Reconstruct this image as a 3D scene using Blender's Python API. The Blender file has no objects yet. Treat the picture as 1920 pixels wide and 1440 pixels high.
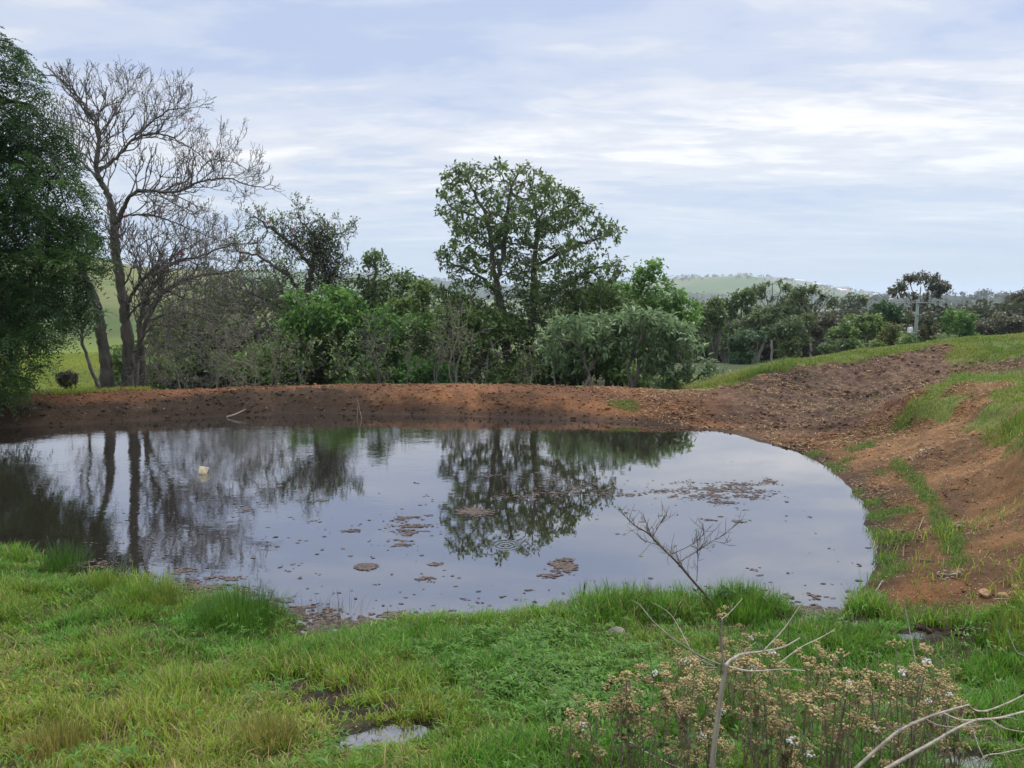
import bpy, math, random
import numpy as np
from mathutils import Vector

sc = bpy.context.scene
COL = sc.collection
R = math.radians

# ------------------------------------------------------------------ camera
CAM_H, FPX, PITCH = 3.5, 1371.0, R(6.95)
cd = bpy.data.cameras.new("camera")
cd.sensor_width = 36.0
cd.lens = 36.0 * FPX / 1920.0
cd.clip_start, cd.clip_end = 0.05, 90000.0
cam = bpy.data.objects.new("camera", cd)
cam.location = (0, 0, CAM_H)
cam.rotation_euler = (R(90) - PITCH, 0, 0)
COL.objects.link(cam)
sc.camera = cam

# ------------------------------------------------------------------ world
SUN_EL, SUN_AZ = R(56), R(35)
w = bpy.data.worlds.new("World")
sc.world = w
w.use_nodes = True
nt = w.node_tree
nt.nodes.clear()
def N(tree, t, **kw):
    n = tree.nodes.new(t)
    for k, v in kw.items():
        setattr(n, k, v)
    return n
def ramp(tree, stops, interp='LINEAR'):
    n = tree.nodes.new('ShaderNodeValToRGB')
    n.color_ramp.interpolation = interp
    el = n.color_ramp.elements
    while len(el) > 1:
        el.remove(el[-1])
    el[0].position, el[0].color = stops[0][0], (*stops[0][1], 1)
    for p, c in stops[1:]:
        e = el.new(p)
        e.color = (*c, 1)
    return n
def math_(tree, op, a, b=None, c=None, clamp=False):
    n = tree.nodes.new('ShaderNodeMath')
    n.operation, n.use_clamp = op, clamp
    for i, v in enumerate((a, b, c)):
        if v is None:
            continue
        if isinstance(v, (int, float)):
            n.inputs[i].default_value = v
        else:
            tree.links.new(v, n.inputs[i])
    return n.outputs[0]
def mixc(tree, fac, a, b, blend='MIX'):
    n = tree.nodes.new('ShaderNodeMix')
    n.data_type, n.blend_type = 'RGBA', blend
    for s, v in ((n.inputs[0], fac), (n.inputs[6], a), (n.inputs[7], b)):
        if isinstance(v, (int, float)):
            s.default_value = v
        elif isinstance(v, tuple):
            s.default_value = (*v, 1)
        else:
            tree.links.new(v, s)
    return n.outputs[2]

L = nt.links.new
tc = N(nt, 'ShaderNodeTexCoord')
sep = N(nt, 'ShaderNodeSeparateXYZ')
L(tc.outputs['Generated'], sep.inputs[0])
zc = math_(nt, 'MAXIMUM', sep.outputs[2], 0.0)
den = math_(nt, 'ADD', zc, 0.10)
ux = math_(nt, 'DIVIDE', sep.outputs[0], den)
uy = math_(nt, 'DIVIDE', sep.outputs[1], den)
cmb = N(nt, 'ShaderNodeCombineXYZ')
L(math_(nt, 'MULTIPLY', ux, 0.5), cmb.inputs[0])
L(math_(nt, 'ADD', uy, 1.7), cmb.inputs[1])
def cloud_noise(scale, detail, rough, dist, off):
    n = N(nt, 'ShaderNodeTexNoise', noise_dimensions='3D')
    mp = N(nt, 'ShaderNodeMapping')
    mp.inputs['Location'].default_value = off
    L(cmb.outputs[0], mp.inputs[0])
    L(mp.outputs[0], n.inputs['Vector'])
    n.inputs['Scale'].default_value = scale
    n.inputs['Detail'].default_value = detail
    n.inputs['Roughness'].default_value = rough
    n.inputs['Distortion'].default_value = dist
    return n.outputs['Fac']
big = cloud_noise(0.85, 3.0, 0.5, 0.3, (3.1, 0.4, 0.0))
mid = cloud_noise(2.1, 7.0, 0.55, 0.5, (0.7, 2.2, 5.0))
fine = cloud_noise(6.5, 5.0, 0.6, 0.3, (1.3, 4.2, 8.0))
f1 = math_(nt, 'ADD', math_(nt, 'ADD', math_(nt, 'MULTIPLY', big, 0.46), math_(nt, 'MULTIPLY', mid, 0.36)), math_(nt, 'MULTIPLY', fine, 0.18))
cl = ramp(nt, [(0.39, (4.45, 5.25, 7.2)), (0.47, (5.55, 6.15, 7.5)), (0.53, (6.8, 7.1, 7.8)), (0.61, (8.9, 8.9, 9.0))], 'EASE')
L(f1, cl.inputs[0])
# low band of bright broken cloud about twelve degrees up
band = math_(nt, 'SUBTRACT', 1.0, math_(nt, 'MULTIPLY', math_(nt, 'ABSOLUTE', math_(nt, 'SUBTRACT', zc, 0.205)), 15.0), clamp=True)
streak = cloud_noise(3.4, 8.0, 0.6, 0.8, (5.0, 1.0, 2.0))
sm = N(nt, 'ShaderNodeMapRange'); sm.interpolation_type = 'SMOOTHSTEP'
L(streak, sm.inputs[0]); sm.inputs[1].default_value = 0.48; sm.inputs[2].default_value = 0.66
sx = N(nt, 'ShaderNodeMapRange'); L(sep.outputs[0], sx.inputs[0])
sx.inputs[1].default_value = -0.25; sx.inputs[2].default_value = 0.35; sx.inputs[3].default_value = 0.25; sx.inputs[4].default_value = 1.0
bf = math_(nt, 'MULTIPLY', math_(nt, 'MULTIPLY', band, sm.outputs[0]), sx.outputs[0])
c2 = mixc(nt, math_(nt, 'MULTIPLY', bf, 0.75), cl.outputs[0], (9.8, 9.6, 9.5))
# towards the horizon the cloud deck merges into even haze
hz = N(nt, 'ShaderNodeMapRange'); hz.interpolation_type = 'SMOOTHSTEP'
L(zc, hz.inputs[0]); hz.inputs[1].default_value = 0.0; hz.inputs[2].default_value = 0.19
hz.inputs[3].default_value = 0.95; hz.inputs[4].default_value = 0.0
c3 = mixc(nt, hz.outputs[0], c2, (4.9, 5.95, 7.5))
# a cloud deck is brighter overhead
zb = N(nt, 'ShaderNodeMapRange'); zb.interpolation_type = 'SMOOTHSTEP'
L(zc, zb.inputs[0]); zb.inputs[1].default_value = 0.36; zb.inputs[2].default_value = 0.85
zb.inputs[3].default_value = 1.0; zb.inputs[4].default_value = 2.1
vm = N(nt, 'ShaderNodeVectorMath', operation='SCALE')
L(c3, vm.inputs[0]); L(zb.outputs[0], vm.inputs['Scale'])
sky = N(nt, 'ShaderNodeTexSky', sky_type='NISHITA')
sky.sun_disc = False
sky.sun_elevation, sky.sun_rotation = SUN_EL, SUN_AZ
tot = mixc(nt, 0.9, sky.outputs[0], vm.outputs[0])
bg = N(nt, 'ShaderNodeBackground')
bg.inputs[1].default_value = 0.10
L(tot, bg.inputs[0])
wo = N(nt, 'ShaderNodeOutputWorld')
L(bg.outputs[0], wo.inputs[0])

# ------------------------------------------------------------------ sun
sl = bpy.data.lights.new("sun", 'SUN')
sl.energy, sl.angle, sl.color = 2.0, R(11), (1.0, 0.95, 0.87)
so = bpy.data.objects.new("sun", sl)
sd = Vector((math.sin(SUN_AZ) * math.cos(SUN_EL), math.cos(SUN_AZ) * math.cos(SUN_EL), math.sin(SUN_EL)))
so.rotation_euler = (-sd).to_track_quat('-Z', 'Y').to_euler()
so.location = sd * 60
COL.objects.link(so)

vs = sc.view_settings
vs.view_transform, vs.look, vs.exposure, vs.gamma = 'Standard', 'None', 0.27, 1.0
cy = sc.cycles
cy.max_bounces, cy.diffuse_bounces, cy.glossy_bounces = 6, 3, 3
cy.transmission_bounces, cy.transparent_max_bounces, cy.volume_bounces = 3, 4, 1
cy.use_denoising = True
cy.sample_clamp_indirect = 6.0

# ------------------------------------------------------------------ helpers
rng = np.random.default_rng(11)
random.seed(4)
cp, sp = math.cos(PITCH), math.sin(PITCH)
def ray(px, py):
    a, b = (px - 960) / FPX, (720 - py) / FPX
    return np.array((a, cp + b * sp, -sp + b * cp))
def on_z(px, py, z):
    d = ray(px, py)
    return np.array((0, 0, CAM_H)) + d * ((z - CAM_H) / d[2])
YS = 1.0    # plants of the thicket stand farther off: their distances are multiplied by this
def at_y(px, py, Y):
    d = ray(px, py); Y = Y * YS
    return np.array((0, 0, CAM_H)) + d * (Y / d[1])
def to_px(P):
    """picture coordinates (1920 wide) of world points, used only to choose where in the field grass is worth growing"""
    x, y, z = P[..., 0], P[..., 1], P[..., 2] - CAM_H
    f = np.maximum(y * cp - z * sp, 1e-3)
    u = y * sp + z * cp
    return 960 + FPX * x / f, 720 - FPX * u / f
def nrm(v):
    return v / np.maximum(np.linalg.norm(v, axis=-1, keepdims=True), 1e-9)
_tab = np.random.default_rng(5).random((256, 256))
def vnoise(x, y, s=0):
    x = np.asarray(x, float) + 17.3 * s + 1000; y = np.asarray(y, float) + 9.7 * s + 1000
    xi, yi = np.floor(x).astype(int), np.floor(y).astype(int)
    fx, fy = x - xi, y - yi
    fx, fy = fx * fx * (3 - 2 * fx), fy * fy * (3 - 2 * fy)
    a, b = _tab[xi & 255, yi & 255], _tab[(xi + 1) & 255, yi & 255]
    c, d = _tab[xi & 255, (yi + 1) & 255], _tab[(xi + 1) & 255, (yi + 1) & 255]
    return (a * (1 - fx) + b * fx) * (1 - fy) + (c * (1 - fx) + d * fx) * fy
def fbm(x, y, f, o=4, s=0):
    t, amp, tot = 0, 1.0, 0
    for i in range(o):
        t = t + amp * vnoise(x * f, y * f, s + i * 3); tot += amp
        f *= 2.03; amp *= 0.5
    return t / tot
def sstep(a, b, x):
    t = np.clip((x - a) / (b - a), 0, 1)
    return t * t * (3 - 2 * t)

def mk_mesh(name, V, quads=None, tris=None, col=None, mat=None, smooth=False):
    V = np.ascontiguousarray(V, dtype=np.float32).reshape(-1, 3)
    me = bpy.data.meshes.new(name)
    me.vertices.add(len(V))
    me.vertices.foreach_set("co", V.ravel())
    li, st, k = [], [], 0
    if quads is not None and len(quads):
        q = np.asarray(quads, dtype=np.int32).reshape(-1, 4)
        li.append(q.ravel()); st.append(k + 4 * np.arange(len(q))); k += 4 * len(q)
    if tris is not None and len(tris):
        t = np.asarray(tris, dtype=np.int32).reshape(-1, 3)
        li.append(t.ravel()); st.append(k + 3 * np.arange(len(t))); k += 3 * len(t)
    if li:
        li = np.concatenate(li).astype(np.int32); st = np.concatenate(st).astype(np.int32)
        me.loops.add(len(li)); me.polygons.add(len(st))
        me.loops.foreach_set("vertex_index", li)
        me.polygons.foreach_set("loop_start", st)
        if smooth:
            me.polygons.foreach_set("use_smooth", np.ones(len(st), dtype=bool))
    me.update(calc_edges=True)
    if col is not None:
        c = np.ones((len(V), 4), dtype=np.float32); c[:, :3] = col
        at = me.attributes.new("col", 'FLOAT_COLOR', 'POINT')
        at.data.foreach_set("color", c.ravel())
    if mat:
        me.materials.append(mat)
    return me
def link(name, me, parent=None, loc=None):
    o = bpy.data.objects.new(name, me)
    COL.objects.link(o)
    if parent is not None:
        o.parent = parent
    if loc is not None:
        o.location = loc
    return o
def tag(o, label=None, cat=None, group=None, kind=None):
    if label: o["label"] = label
    if cat: o["category"] = cat
    if group: o["group"] = group
    if kind: o["kind"] = kind
    return o
def thing(name, label, cat, loc, group=None):
    o = bpy.data.objects.new(name, None)
    COL.objects.link(o)
    o.empty_display_size = 0.2
    o.location = tuple(float(v) for v in loc)
    return tag(o, label, cat, group)

# ------------------------------------------------------------------ materials
def new_mat(name):
    m = bpy.data.materials.new(name)
    m.use_nodes = True
    t = m.node_tree
    t.nodes.clear()
    return m, t, t.nodes.new('ShaderNodeOutputMaterial')
def leaf_mat(name, trans=0.3, rough=0.55, spec=0.3):
    m, t, out = new_mat(name)
    a = N(t, 'ShaderNodeAttribute', attribute_name="col")
    p = N(t, 'ShaderNodeBsdfPrincipled')
    p.inputs['Roughness'].default_value = rough
    p.inputs['Specular IOR Level'].default_value = spec
    tr = N(t, 'ShaderNodeBsdfTranslucent')
    mx = N(t, 'ShaderNodeMixShader'); mx.inputs[0].default_value = trans
    t.links.new(a.outputs['Color'], p.inputs['Base Color'])
    hs = N(t, 'ShaderNodeHueSaturation'); hs.inputs['Value'].default_value = 1.5; hs.inputs['Hue'].default_value = 0.485
    t.links.new(a.outputs['Color'], hs.inputs['Color'])
    t.links.new(hs.outputs[0], tr.inputs[0])
    t.links.new(p.outputs[0], mx.inputs[1]); t.links.new(tr.outputs[0], mx.inputs[2])
    t.links.new(mx.outputs[0], out.inputs[0])
    return m
def bark_mat(name, c1, c2, scale=6.0, rough=0.85, stretch=0.25, bump=0.5):
    m, t, out = new_mat(name)
    tc = N(t, 'ShaderNodeTexCoord')
    mp = N(t, 'ShaderNodeMapping'); mp.inputs['Scale'].default_value = (1, 1, stretch)
    t.links.new(tc.outputs['Object'], mp.inputs[0])
    n = N(t, 'ShaderNodeTexNoise'); n.inputs['Scale'].default_value = scale; n.inputs['Detail'].default_value = 6; n.inputs['Roughness'].default_value = 0.65
    t.links.new(mp.outputs[0], n.inputs[0])
    r = ramp(t, [(0.3, c1), (0.7, c2)])
    t.links.new(n.outputs[0], r.inputs[0])
    p = N(t, 'ShaderNodeBsdfPrincipled'); p.inputs['Roughness'].default_value = rough
    t.links.new(r.outputs[0], p.inputs['Base Color'])
    b = N(t, 'ShaderNodeBump'); b.inputs['Strength'].default_value = bump; b.inputs['Distance'].default_value = 0.05
    t.links.new(n.outputs[0], b.inputs['Height']); t.links.new(b.outputs[0], p.inputs['Normal'])
    t.links.new(p.outputs[0], out.inputs[0])
    return m
def vcol_mat(name, rough=0.9, noise=60.0, lo=0.7, hi=1.3, bump=0.4, dist=0.02, spec=0.2, noise2=9.0):
    m, t, out = new_mat(name)
    a = N(t, 'ShaderNodeAttribute', attribute_name="col")
    tc = N(t, 'ShaderNodeTexCoord')
    n = N(t, 'ShaderNodeTexNoise'); n.inputs['Scale'].default_value = noise; n.inputs['Detail'].default_value = 5; n.inputs['Roughness'].default_value = 0.7
    n2 = N(t, 'ShaderNodeTexNoise'); n2.inputs['Scale'].default_value = noise2; n2.inputs['Detail'].default_value = 4
    t.links.new(tc.outputs['Object'], n.inputs[0]); t.links.new(tc.outputs['Object'], n2.inputs[0])
    s = math_(t, 'ADD', math_(t, 'MULTIPLY', n.outputs[0], 0.65), math_(t, 'MULTIPLY', n2.outputs[0], 0.35))
    mr = N(t, 'ShaderNodeMapRange'); mr.inputs[1].default_value = 0.3; mr.inputs[2].default_value = 0.7
    mr.inputs[3].default_value = lo; mr.inputs[4].default_value = hi
    t.links.new(s, mr.inputs[0])
    v = N(t, 'ShaderNodeVectorMath', operation='SCALE')
    t.links.new(a.outputs['Color'], v.inputs[0]); t.links.new(mr.outputs[0], v.inputs['Scale'])
    p = N(t, 'ShaderNodeBsdfPrincipled'); p.inputs['Roughness'].default_value = rough; p.inputs['Specular IOR Level'].default_value = spec
    t.links.new(v.outputs[0], p.inputs['Base Color'])
    b = N(t, 'ShaderNodeBump'); b.inputs['Strength'].default_value = bump; b.inputs['Distance'].default_value = dist
    t.links.new(s, b.inputs['Height']); t.links.new(b.outputs[0], p.inputs['Normal'])
    t.links.new(p.outputs[0], out.inputs[0])
    return m
M_GROUND = vcol_mat("ground_soil", bump=0.9, dist=0.04, lo=.45, hi=1.55, noise=34)
M_FAR = vcol_mat("far_pasture", noise=0.03, noise2=0.4, lo=0.75, hi=1.25, bump=0.0)
M_GRASS = leaf_mat("grass_blade", 0.4, 0.5, 0.3)
M_LEAF = leaf_mat("leaf", 0.30, 0.5, 0.3)
M_DRY = leaf_mat("dry_plant", 0.15, 0.8, 0.1)
M_BARK = bark_mat("grey_bark", (0.05, 0.042, 0.035), (0.17, 0.15, 0.125))
M_BARK_PALE = bark_mat("pale_bark", (0.13, 0.11, 0.085), (0.30, 0.265, 0.21), 9)
M_BARK_DARK = bark_mat("dark_bark", (0.02, 0.017, 0.014), (0.07, 0.058, 0.046))
M_BARK_GUM = bark_mat("gum_bark", (0.14, 0.12, 0.10), (0.36, 0.33, 0.29), 3)
M_STICK = bark_mat("weathered_wood", (0.19, 0.16, 0.12), (0.46, 0.405, 0.32), 30, 0.9, 0.15, 0.3)
M_TWIG = bark_mat("brown_twig", (0.07, 0.05, 0.035), (0.19, 0.145, 0.10), 40)
M_STONE = bark_mat("ochre_stone", (0.20, 0.11, 0.05), (0.48, 0.30, 0.16), 25, 0.9, 1.0)
M_CLOD = vcol_mat("dirt_clod", noise=80, noise2=20)

# ------------------------------------------------------------------ shoreline
shore_px = [(0, 1040), (60, 1052), (120, 1072), (200, 1098), (300, 1102), (390, 1122), (520, 1150), (600, 1188), (680, 1183), (760, 1166),
            (850, 1158), (960, 1150), (1050, 1140), (1150, 1135), (1300, 1128), (1400, 1124), (1460, 1142), (1540, 1162), (1600, 1160), (1622, 1140),
            (1621, 1110), (1633, 1075), (1634, 1040), (1632, 1000), (1622, 960), (1602, 922), (1562, 886), (1500, 850), (1430, 829), (1360, 812),
            (1300, 803), (1200, 794), (1050, 786), (900, 781), (750, 777), (600, 775), (450, 779), (300, 787), (150, 796), (0, 805)]
shore_c = [on_z(x, y, 0)[:2] for x, y in shore_px] + [np.array(p) for p in ((-13.6, 17.2), (-14.4, 15), (-14, 12.2), (-11.5, 10.4), (-9, 9.9))]
shore_c = np.array(shore_c)
def closed_spline(C, k=7):
    n = len(C); out = []
    for i in range(n):
        p0, p1, p2, p3 = C[(i - 1) % n], C[i], C[(i + 1) % n], C[(i + 2) % n]
        for j in range(k):
            t = j / k
            out.append(0.5 * (2 * p1 + (p2 - p0) * t + (2 * p0 - 5 * p1 + 4 * p2 - p3) * t * t + (3 * p1 - p0 - 3 * p2 + p3) * t ** 3))
    return np.array(out)
SH = closed_spline(shore_c, 9)
_dn = fbm(SH[:, 0], SH[:, 1], 1.4, 4, 61) - .5
SH = SH + nrm(SH - SH.mean(0)) * (_dn * .34)[:, None]
def in_poly(poly, x, y):
    x, y = np.asarray(x, float), np.asarray(y, float)
    ins = np.zeros(x.shape, bool)
    px, py = poly[:, 0], poly[:, 1]
    j = len(poly) - 1
    for i in range(len(poly)):
        c = (py[i] > y) != (py[j] > y)
        with np.errstate(divide='ignore', invalid='ignore'):
            xx = (px[j] - px[i]) * (y - py[i]) / (py[j] - py[i] if py[j] != py[i] else 1e-9) + px[i]
        ins ^= c & (x < xx)
        j = i
    return ins
def poly_dist(poly, x, y):
    d = np.full(np.shape(x), 1e9)
    for i in range(len(poly)):
        a, b = poly[i], poly[(i + 1) % len(poly)]
        ab = b - a
        t = np.clip(((x - a[0]) * ab[0] + (y - a[1]) * ab[1]) / max(ab @ ab, 1e-9), 0, 1)
        d = np.minimum(d, (x - a[0] - t * ab[0]) ** 2 + (y - a[1] - t * ab[1]) ** 2)
    return np.sqrt(d)

# ------------------------------------------------------------------ far terrain heights
def hfar(x, y):
    x, y = np.asarray(x, float), np.asarray(y, float)
    r = np.hypot(x, y); th = np.degrees(np.arctan2(x, y))
    z = np.interp(y, [-4000, -60, 0, 8, 22, 34, 55, 80, 130, 220, 600, 1500, 4000, 12000], [20, 4, 1.95, 1.2, 0.3, -1.0, -1.6, -4, -9, -15, -26, -33, -40, -60])
    z = np.where(r > 30, z, z)
    # left pasture stays level and then climbs to a near green hill
    lf = sstep(-8, -24, th)
    z = z * (1 - lf) + lf * np.interp(r, [0, 22, 34, 60, 90, 150, 230, 330, 600, 1500, 5000], [1.9, 0.3, -1.0, -0.8, -0.2, 4, 10.5, 8, -8, -22, -45])
    z += 5 * np.exp(-(((th + 33) / 5) ** 2) - ((r - 230) / 70) ** 2)
    # far hills
    hcr = np.interp(th, [-60, -30, -18, -10, -5, 0, 6, 10, 14, 17, 19, 21, 24, 27, 30, 45], [70, 90, 118, 110, 92, 70, 88, 90, 101, 103, 96, 84, 58, 30, 8, 0])
    z += hcr * np.exp(-((r - 2700) / 620) ** 2)
    wd = np.interp(th, [22, 25, 27.5, 29.5, 32, 36, 45], [8, 22, 29, 34, 30, 28, 24])
    z += wd * np.exp(-((r - 1250) / 220) ** 2)
    z += 2.2 * (fbm(x, y, 1 / 140, 4, 7) - 0.5) * sstep(80, 400, r) * np.clip(r / 400, 0, 5)
    return z

# ------------------------------------------------------------------ near terrain heights (thin plate through surveyed points)
ctl = [(*p, 0.0) for p in shore_c]
def cz(px, py, z): ctl.append(tuple(on_z(px, py, z)))
def cy_(px, py, Y): ctl.append(tuple(at_y(px, py, Y)))
for p in ((-10, 0, 1.9), (0, 0, 1.9), (10, 0, 2.1), (0, -5, 2.4), (-10, -5, 2.3), (10, -5, 2.6), (0, 2, 1.32), (-5, 2.2, 1.34), (5, 2, 1.45), (-3, 4, .74), (0, 4, .7), (3, 4, .7),
          (-4.6, 6.3, .35), (-1.5, 6, .26), (0.8, 6, .22), (2.6, 6, .16), (4.4, 6.1, .16), (6, 5.2, .55), (-8, 5, .9), (-12, 7, .75), (-18, 8, .9), (-17, 14, .7), (-18, 18, .7), (-24, 14, .7),
          (-22, 22, .3), (-17, 25, -.3), (-10, 27.5, -.5), (-2, 28, -.5), (6, 28.5, -.4), (-14, 33, -1.), (0, 33, -1.), (8, 33, -.9), (16, 34, .1), (24, 36, .3), (12, 30, .35), (-26, 30, -.9),
          (22, 27, 2.3), (30, 26, 2.5), (20, 20, 1.9), (28, 15, 2.4), (14, 12, 1.55), (12, 8, 1.1), (20, 6, 2.0), (10, 5, 1.0), (14, 17, 1.45), (20, 31, 1.3), (6.2, 24.9, .22), (7.6, 26.2, .3)):
    ctl.append(p)
for a in ((1720, 1090, .16), (1850, 1080, .3), (1800, 950, .3), (1700, 880, .3), (1610, 822, .3), (1900, 962, .42), (1770, 890, .38), (1665, 812, .38), (1560, 790, .3), (1590, 745, .45), (1600, 715, .72), (1880, 1165, .3), (1760, 1180, .12), (1650, 1190, .08)):
    cz(*a)
for a in ((1690, 776, 16.6), (1800, 780, 15.2), (1890, 798, 13.4), (1912, 850, 11.4), (1930, 930, 9.9)):
    cy_(*a)
for a in ((1920, 628, 27.), (1800, 640, 25.5), (1750, 655, 25.), (1600, 672, 25.), (1500, 682, 25.), (1400, 702, 24.3), (1750, 720, 21.), (1850, 700, 22.), (1450, 740, 22.)):
    cy_(*a)
for px, py, Y in ((0, 742, 20.8), (150, 737, 21.7), (300, 732, 22.4), (450, 728, 22.8), (600, 725, 23.1), (750, 724, 23.1), (900, 725, 22.9), (1050, 727, 22.7), (1200, 731, 22.4), (1300, 735, 22.3)):
    cy_(px, py, Y)
    cy_(px, py + 13, Y - 0.95)
ctl = np.array(ctl)
def tps_fit(C, lam=0.02):
    n = len(C); d = np.hypot(C[:, None, 0] - C[None, :, 0], C[:, None, 1] - C[None, :, 1])
    K = np.where(d > 0, d * d * np.log(np.maximum(d, 1e-9)), 0) + lam * np.eye(n)
    P = np.c_[np.ones(n), C[:, :2]]
    A = np.block([[K, P], [P.T, np.zeros((3, 3))]])
    return np.linalg.solve(A, np.r_[C[:, 2], 0, 0, 0])
TW = tps_fit(ctl)
def tps(x, y):
    o = TW[-3] + TW[-2] * x + TW[-1] * y
    for i in range(len(ctl)):
        d2 = (x - ctl[i, 0]) ** 2 + (y - ctl[i, 1]) ** 2
        o = o + TW[i] * 0.5 * d2 * np.log(np.maximum(d2, 1e-12))
    return o
GX0, GX1, GY0, GY1, GS = -32.0, 36.0, -8.0, 44.0, 0.16
gx, gy = np.arange(GX0, GX1 + GS, GS), np.arange(GY0, GY1 + GS, GS)
XX, YY = np.meshgrid(gx, gy)
SD = poly_dist(SH, XX, YY)
INS = in_poly(SH, XX, YY)
SD = np.where(INS, -SD, SD)
HT = tps(XX, YY)
edge = np.minimum(np.minimum(XX - GX0, GX1 - XX), np.minimum(YY - GY0, GY1 - YY))
be = sstep(7, 0.5, edge)
HT = HT * (1 - be) + hfar(XX, YY) * be
HT = np.where(SD > 0, np.where(SD < 2.2, np.maximum(HT, np.minimum(0.012 + 0.07 * SD, 0.1)), HT), -np.minimum(0.9, -0.32 * SD))
# a soft steep lip along the far bank where the water has cut it
lip = sstep(17, 18.5, YY) * sstep(25, 22, YY) * sstep(7, -2, XX) * (SD > 0)
HT += lip * 0.07 * (sstep(0.0, 0.35, SD) - sstep(0.6, 1.6, SD))
cut_line = np.array([at_y(*a)[:2] for a in ((1640, 795, 18.2), (1690, 778, 16.7), (1800, 782, 15.2), (1890, 800, 13.4), (1912, 850, 11.4), (1930, 930, 9.9), (1945, 1000, 8.9))])
def cut_sd(x, y):
    d = np.full(np.shape(x), 1e9); sg = np.ones(np.shape(x))
    for i in range(len(cut_line) - 1):
        a, ab = cut_line[i], cut_line[i + 1] - cut_line[i]
        t = np.clip(((x - a[0]) * ab[0] + (y - a[1]) * ab[1]) / (ab @ ab), 0, 1)
        dd = np.hypot(x - a[0] - t * ab[0], y - a[1] - t * ab[1]); c = (x - a[0]) * ab[1] - (y - a[1]) * ab[0]
        sg = np.where(dd < d, np.where(c < 0, 1, -1), sg); d = np.minimum(d, dd)
    return d * sg
CS = cut_sd(XX, YY) + .5 * (fbm(XX, YY, 1.3, 3, 44) - .5)
HT += .24 * sstep(-.15, .15, CS) * (1 - sstep(.6, 3.2, CS)) * sstep(18.6, 17, YY) * sstep(8.6, 9.6, YY)
def bil(A, x, y):
    fx = np.clip((np.asarray(x, float) - GX0) / GS, 0, len(gx) - 1.001); fy = np.clip((np.asarray(y, float) - GY0) / GS, 0, len(gy) - 1.001)
    i, j = fx.astype(int), fy.astype(int); fx, fy = fx - i, fy - j
    return (A[j, i] * (1 - fx) + A[j, i + 1] * fx) * (1 - fy) + (A[j + 1, i] * (1 - fx) + A[j + 1, i + 1] * fx) * fy
def hbase(x, y): return bil(HT, x, y)
def hit(px, py):
    d = ray(px, py); t = np.arange(1.5, 60, 0.02)
    P = np.array((0, 0, CAM_H)) + t[:, None] * d
    below = P[:, 2] < np.maximum(hbase(P[:, 0], P[:, 1]), 0)
    k = np.argmax(below) if below.any() else len(t) - 1
    return P[k]
# puddles: level the ground a little where water stands in the grass
PUDDLES = []
for px, py, rx, ry, ang in ((712, 1388, .27, .12, .35), (800, 1372, .16, .08, 0.1), (1566, 1245, .11, .24, 0.1), (1600, 1205, .2, .10, 0.3), (1690, 1194, .34, .10, .1), (1810, 1432, .26, .10, .1)):
    p = hit(px, py)
    PUDDLES.append((p[0], p[1], rx, ry, ang, float(hbase(p[0], p[1]))))
def pud_r(x, y, P):
    c, s = math.cos(P[4]), math.sin(P[4]); dx, dy = x - P[0], y - P[1]
    u, v = (dx * c + dy * s) / P[2], (-dx * s + dy * c) / P[3]
    return np.hypot(u, v) + 1.3 * (fbm(x, y, 7.0, 4, 3) - 0.5)
def pud_all(x, y):
    m = np.full(np.shape(x), 9.0)
    for P in PUDDLES: m = np.minimum(m, pud_r(x, y, P))
    return m

# zones
def hits(L_): return np.array([hit(*p)[:2] for p in L_])
dirt_poly = np.array(list(hits([(1622, 1120), (1640, 1165), (1700, 1170), (1800, 1168), (1880, 1150), (1935, 1128), (1960, 1000), (1925, 890), (1895, 812), (1800, 792), (1690, 782), (1735, 745), (1790, 700), (1770, 672), (1782, 652)]))
                     + [at_y(1775, 650, 25.6)[:2], at_y(1750, 655, 25.4)[:2], at_y(1600, 674, 24.8)[:2], at_y(1500, 688, 24.6)[:2], at_y(1420, 706, 24.0)[:2], at_y(1375, 730, 23.2)[:2], at_y(1300, 735, 23.0)[:2]]
                     + [at_y(x, y, Y + .7)[:2] for x, y, Y in ((1200, 731, 22.4), (900, 725, 22.9), (600, 725, 23.1), (300, 732, 22.4), (0, 742, 20.8))] + [np.array((-16.5, 18.5)), np.array((-15.2, 15)), np.array((-8, 13)), np.array((0, 13))])
strip = hits([(1676, 868), (1700, 882), (1722, 905), (1740, 935), (1758, 965), (1778, 1005), (1792, 1035), (1788, 1058)])
tufts_px = [(1525, 852, .25), (1562, 872, .2), (1575, 880, .2), (1606, 925, .22), (1630, 945, .25), (1648, 968, .35), (1690, 962, .28), (1640, 1000, .3), (1668, 1010, .35), (1655, 1050, .25), (1648, 1085, .2), (1672, 1072, .2),
            (1620, 836, .35), (1175, 762, .5), (1705, 1140, .25), (1680, 1155, .25), (1590, 860, .15), (1690, 795, .3), (1440, 1168, .15), (1580, 1185, .3), (1735, 1150, .2), (1600, 840, .25), (1370, 712, .9), (1655, 885, .15), (1790, 1150, .25)]
tufts = [(*hit(a, b)[:2], r) for a, b, r in tufts_px]
mud_px = [(650, 1310, .42, .22), (690, 1345, .42, .18), (570, 1290, .22, .12), (880, 1300, .32, .16), (930, 1320, .25, .14), (250, 1105, .5, .2), (600, 1180, .45, .25), (1600, 1172, .6, .2), (1760, 1190, .5, .2), (1520, 1170, .6, .2), (1820, 1195, .3, .2), (520, 1275, .25, .12), (1830, 1400, .6, .2)]
muds = [(*hit(a, b)[:2], rx, ry) for a, b, rx, ry in mud_px]
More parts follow.
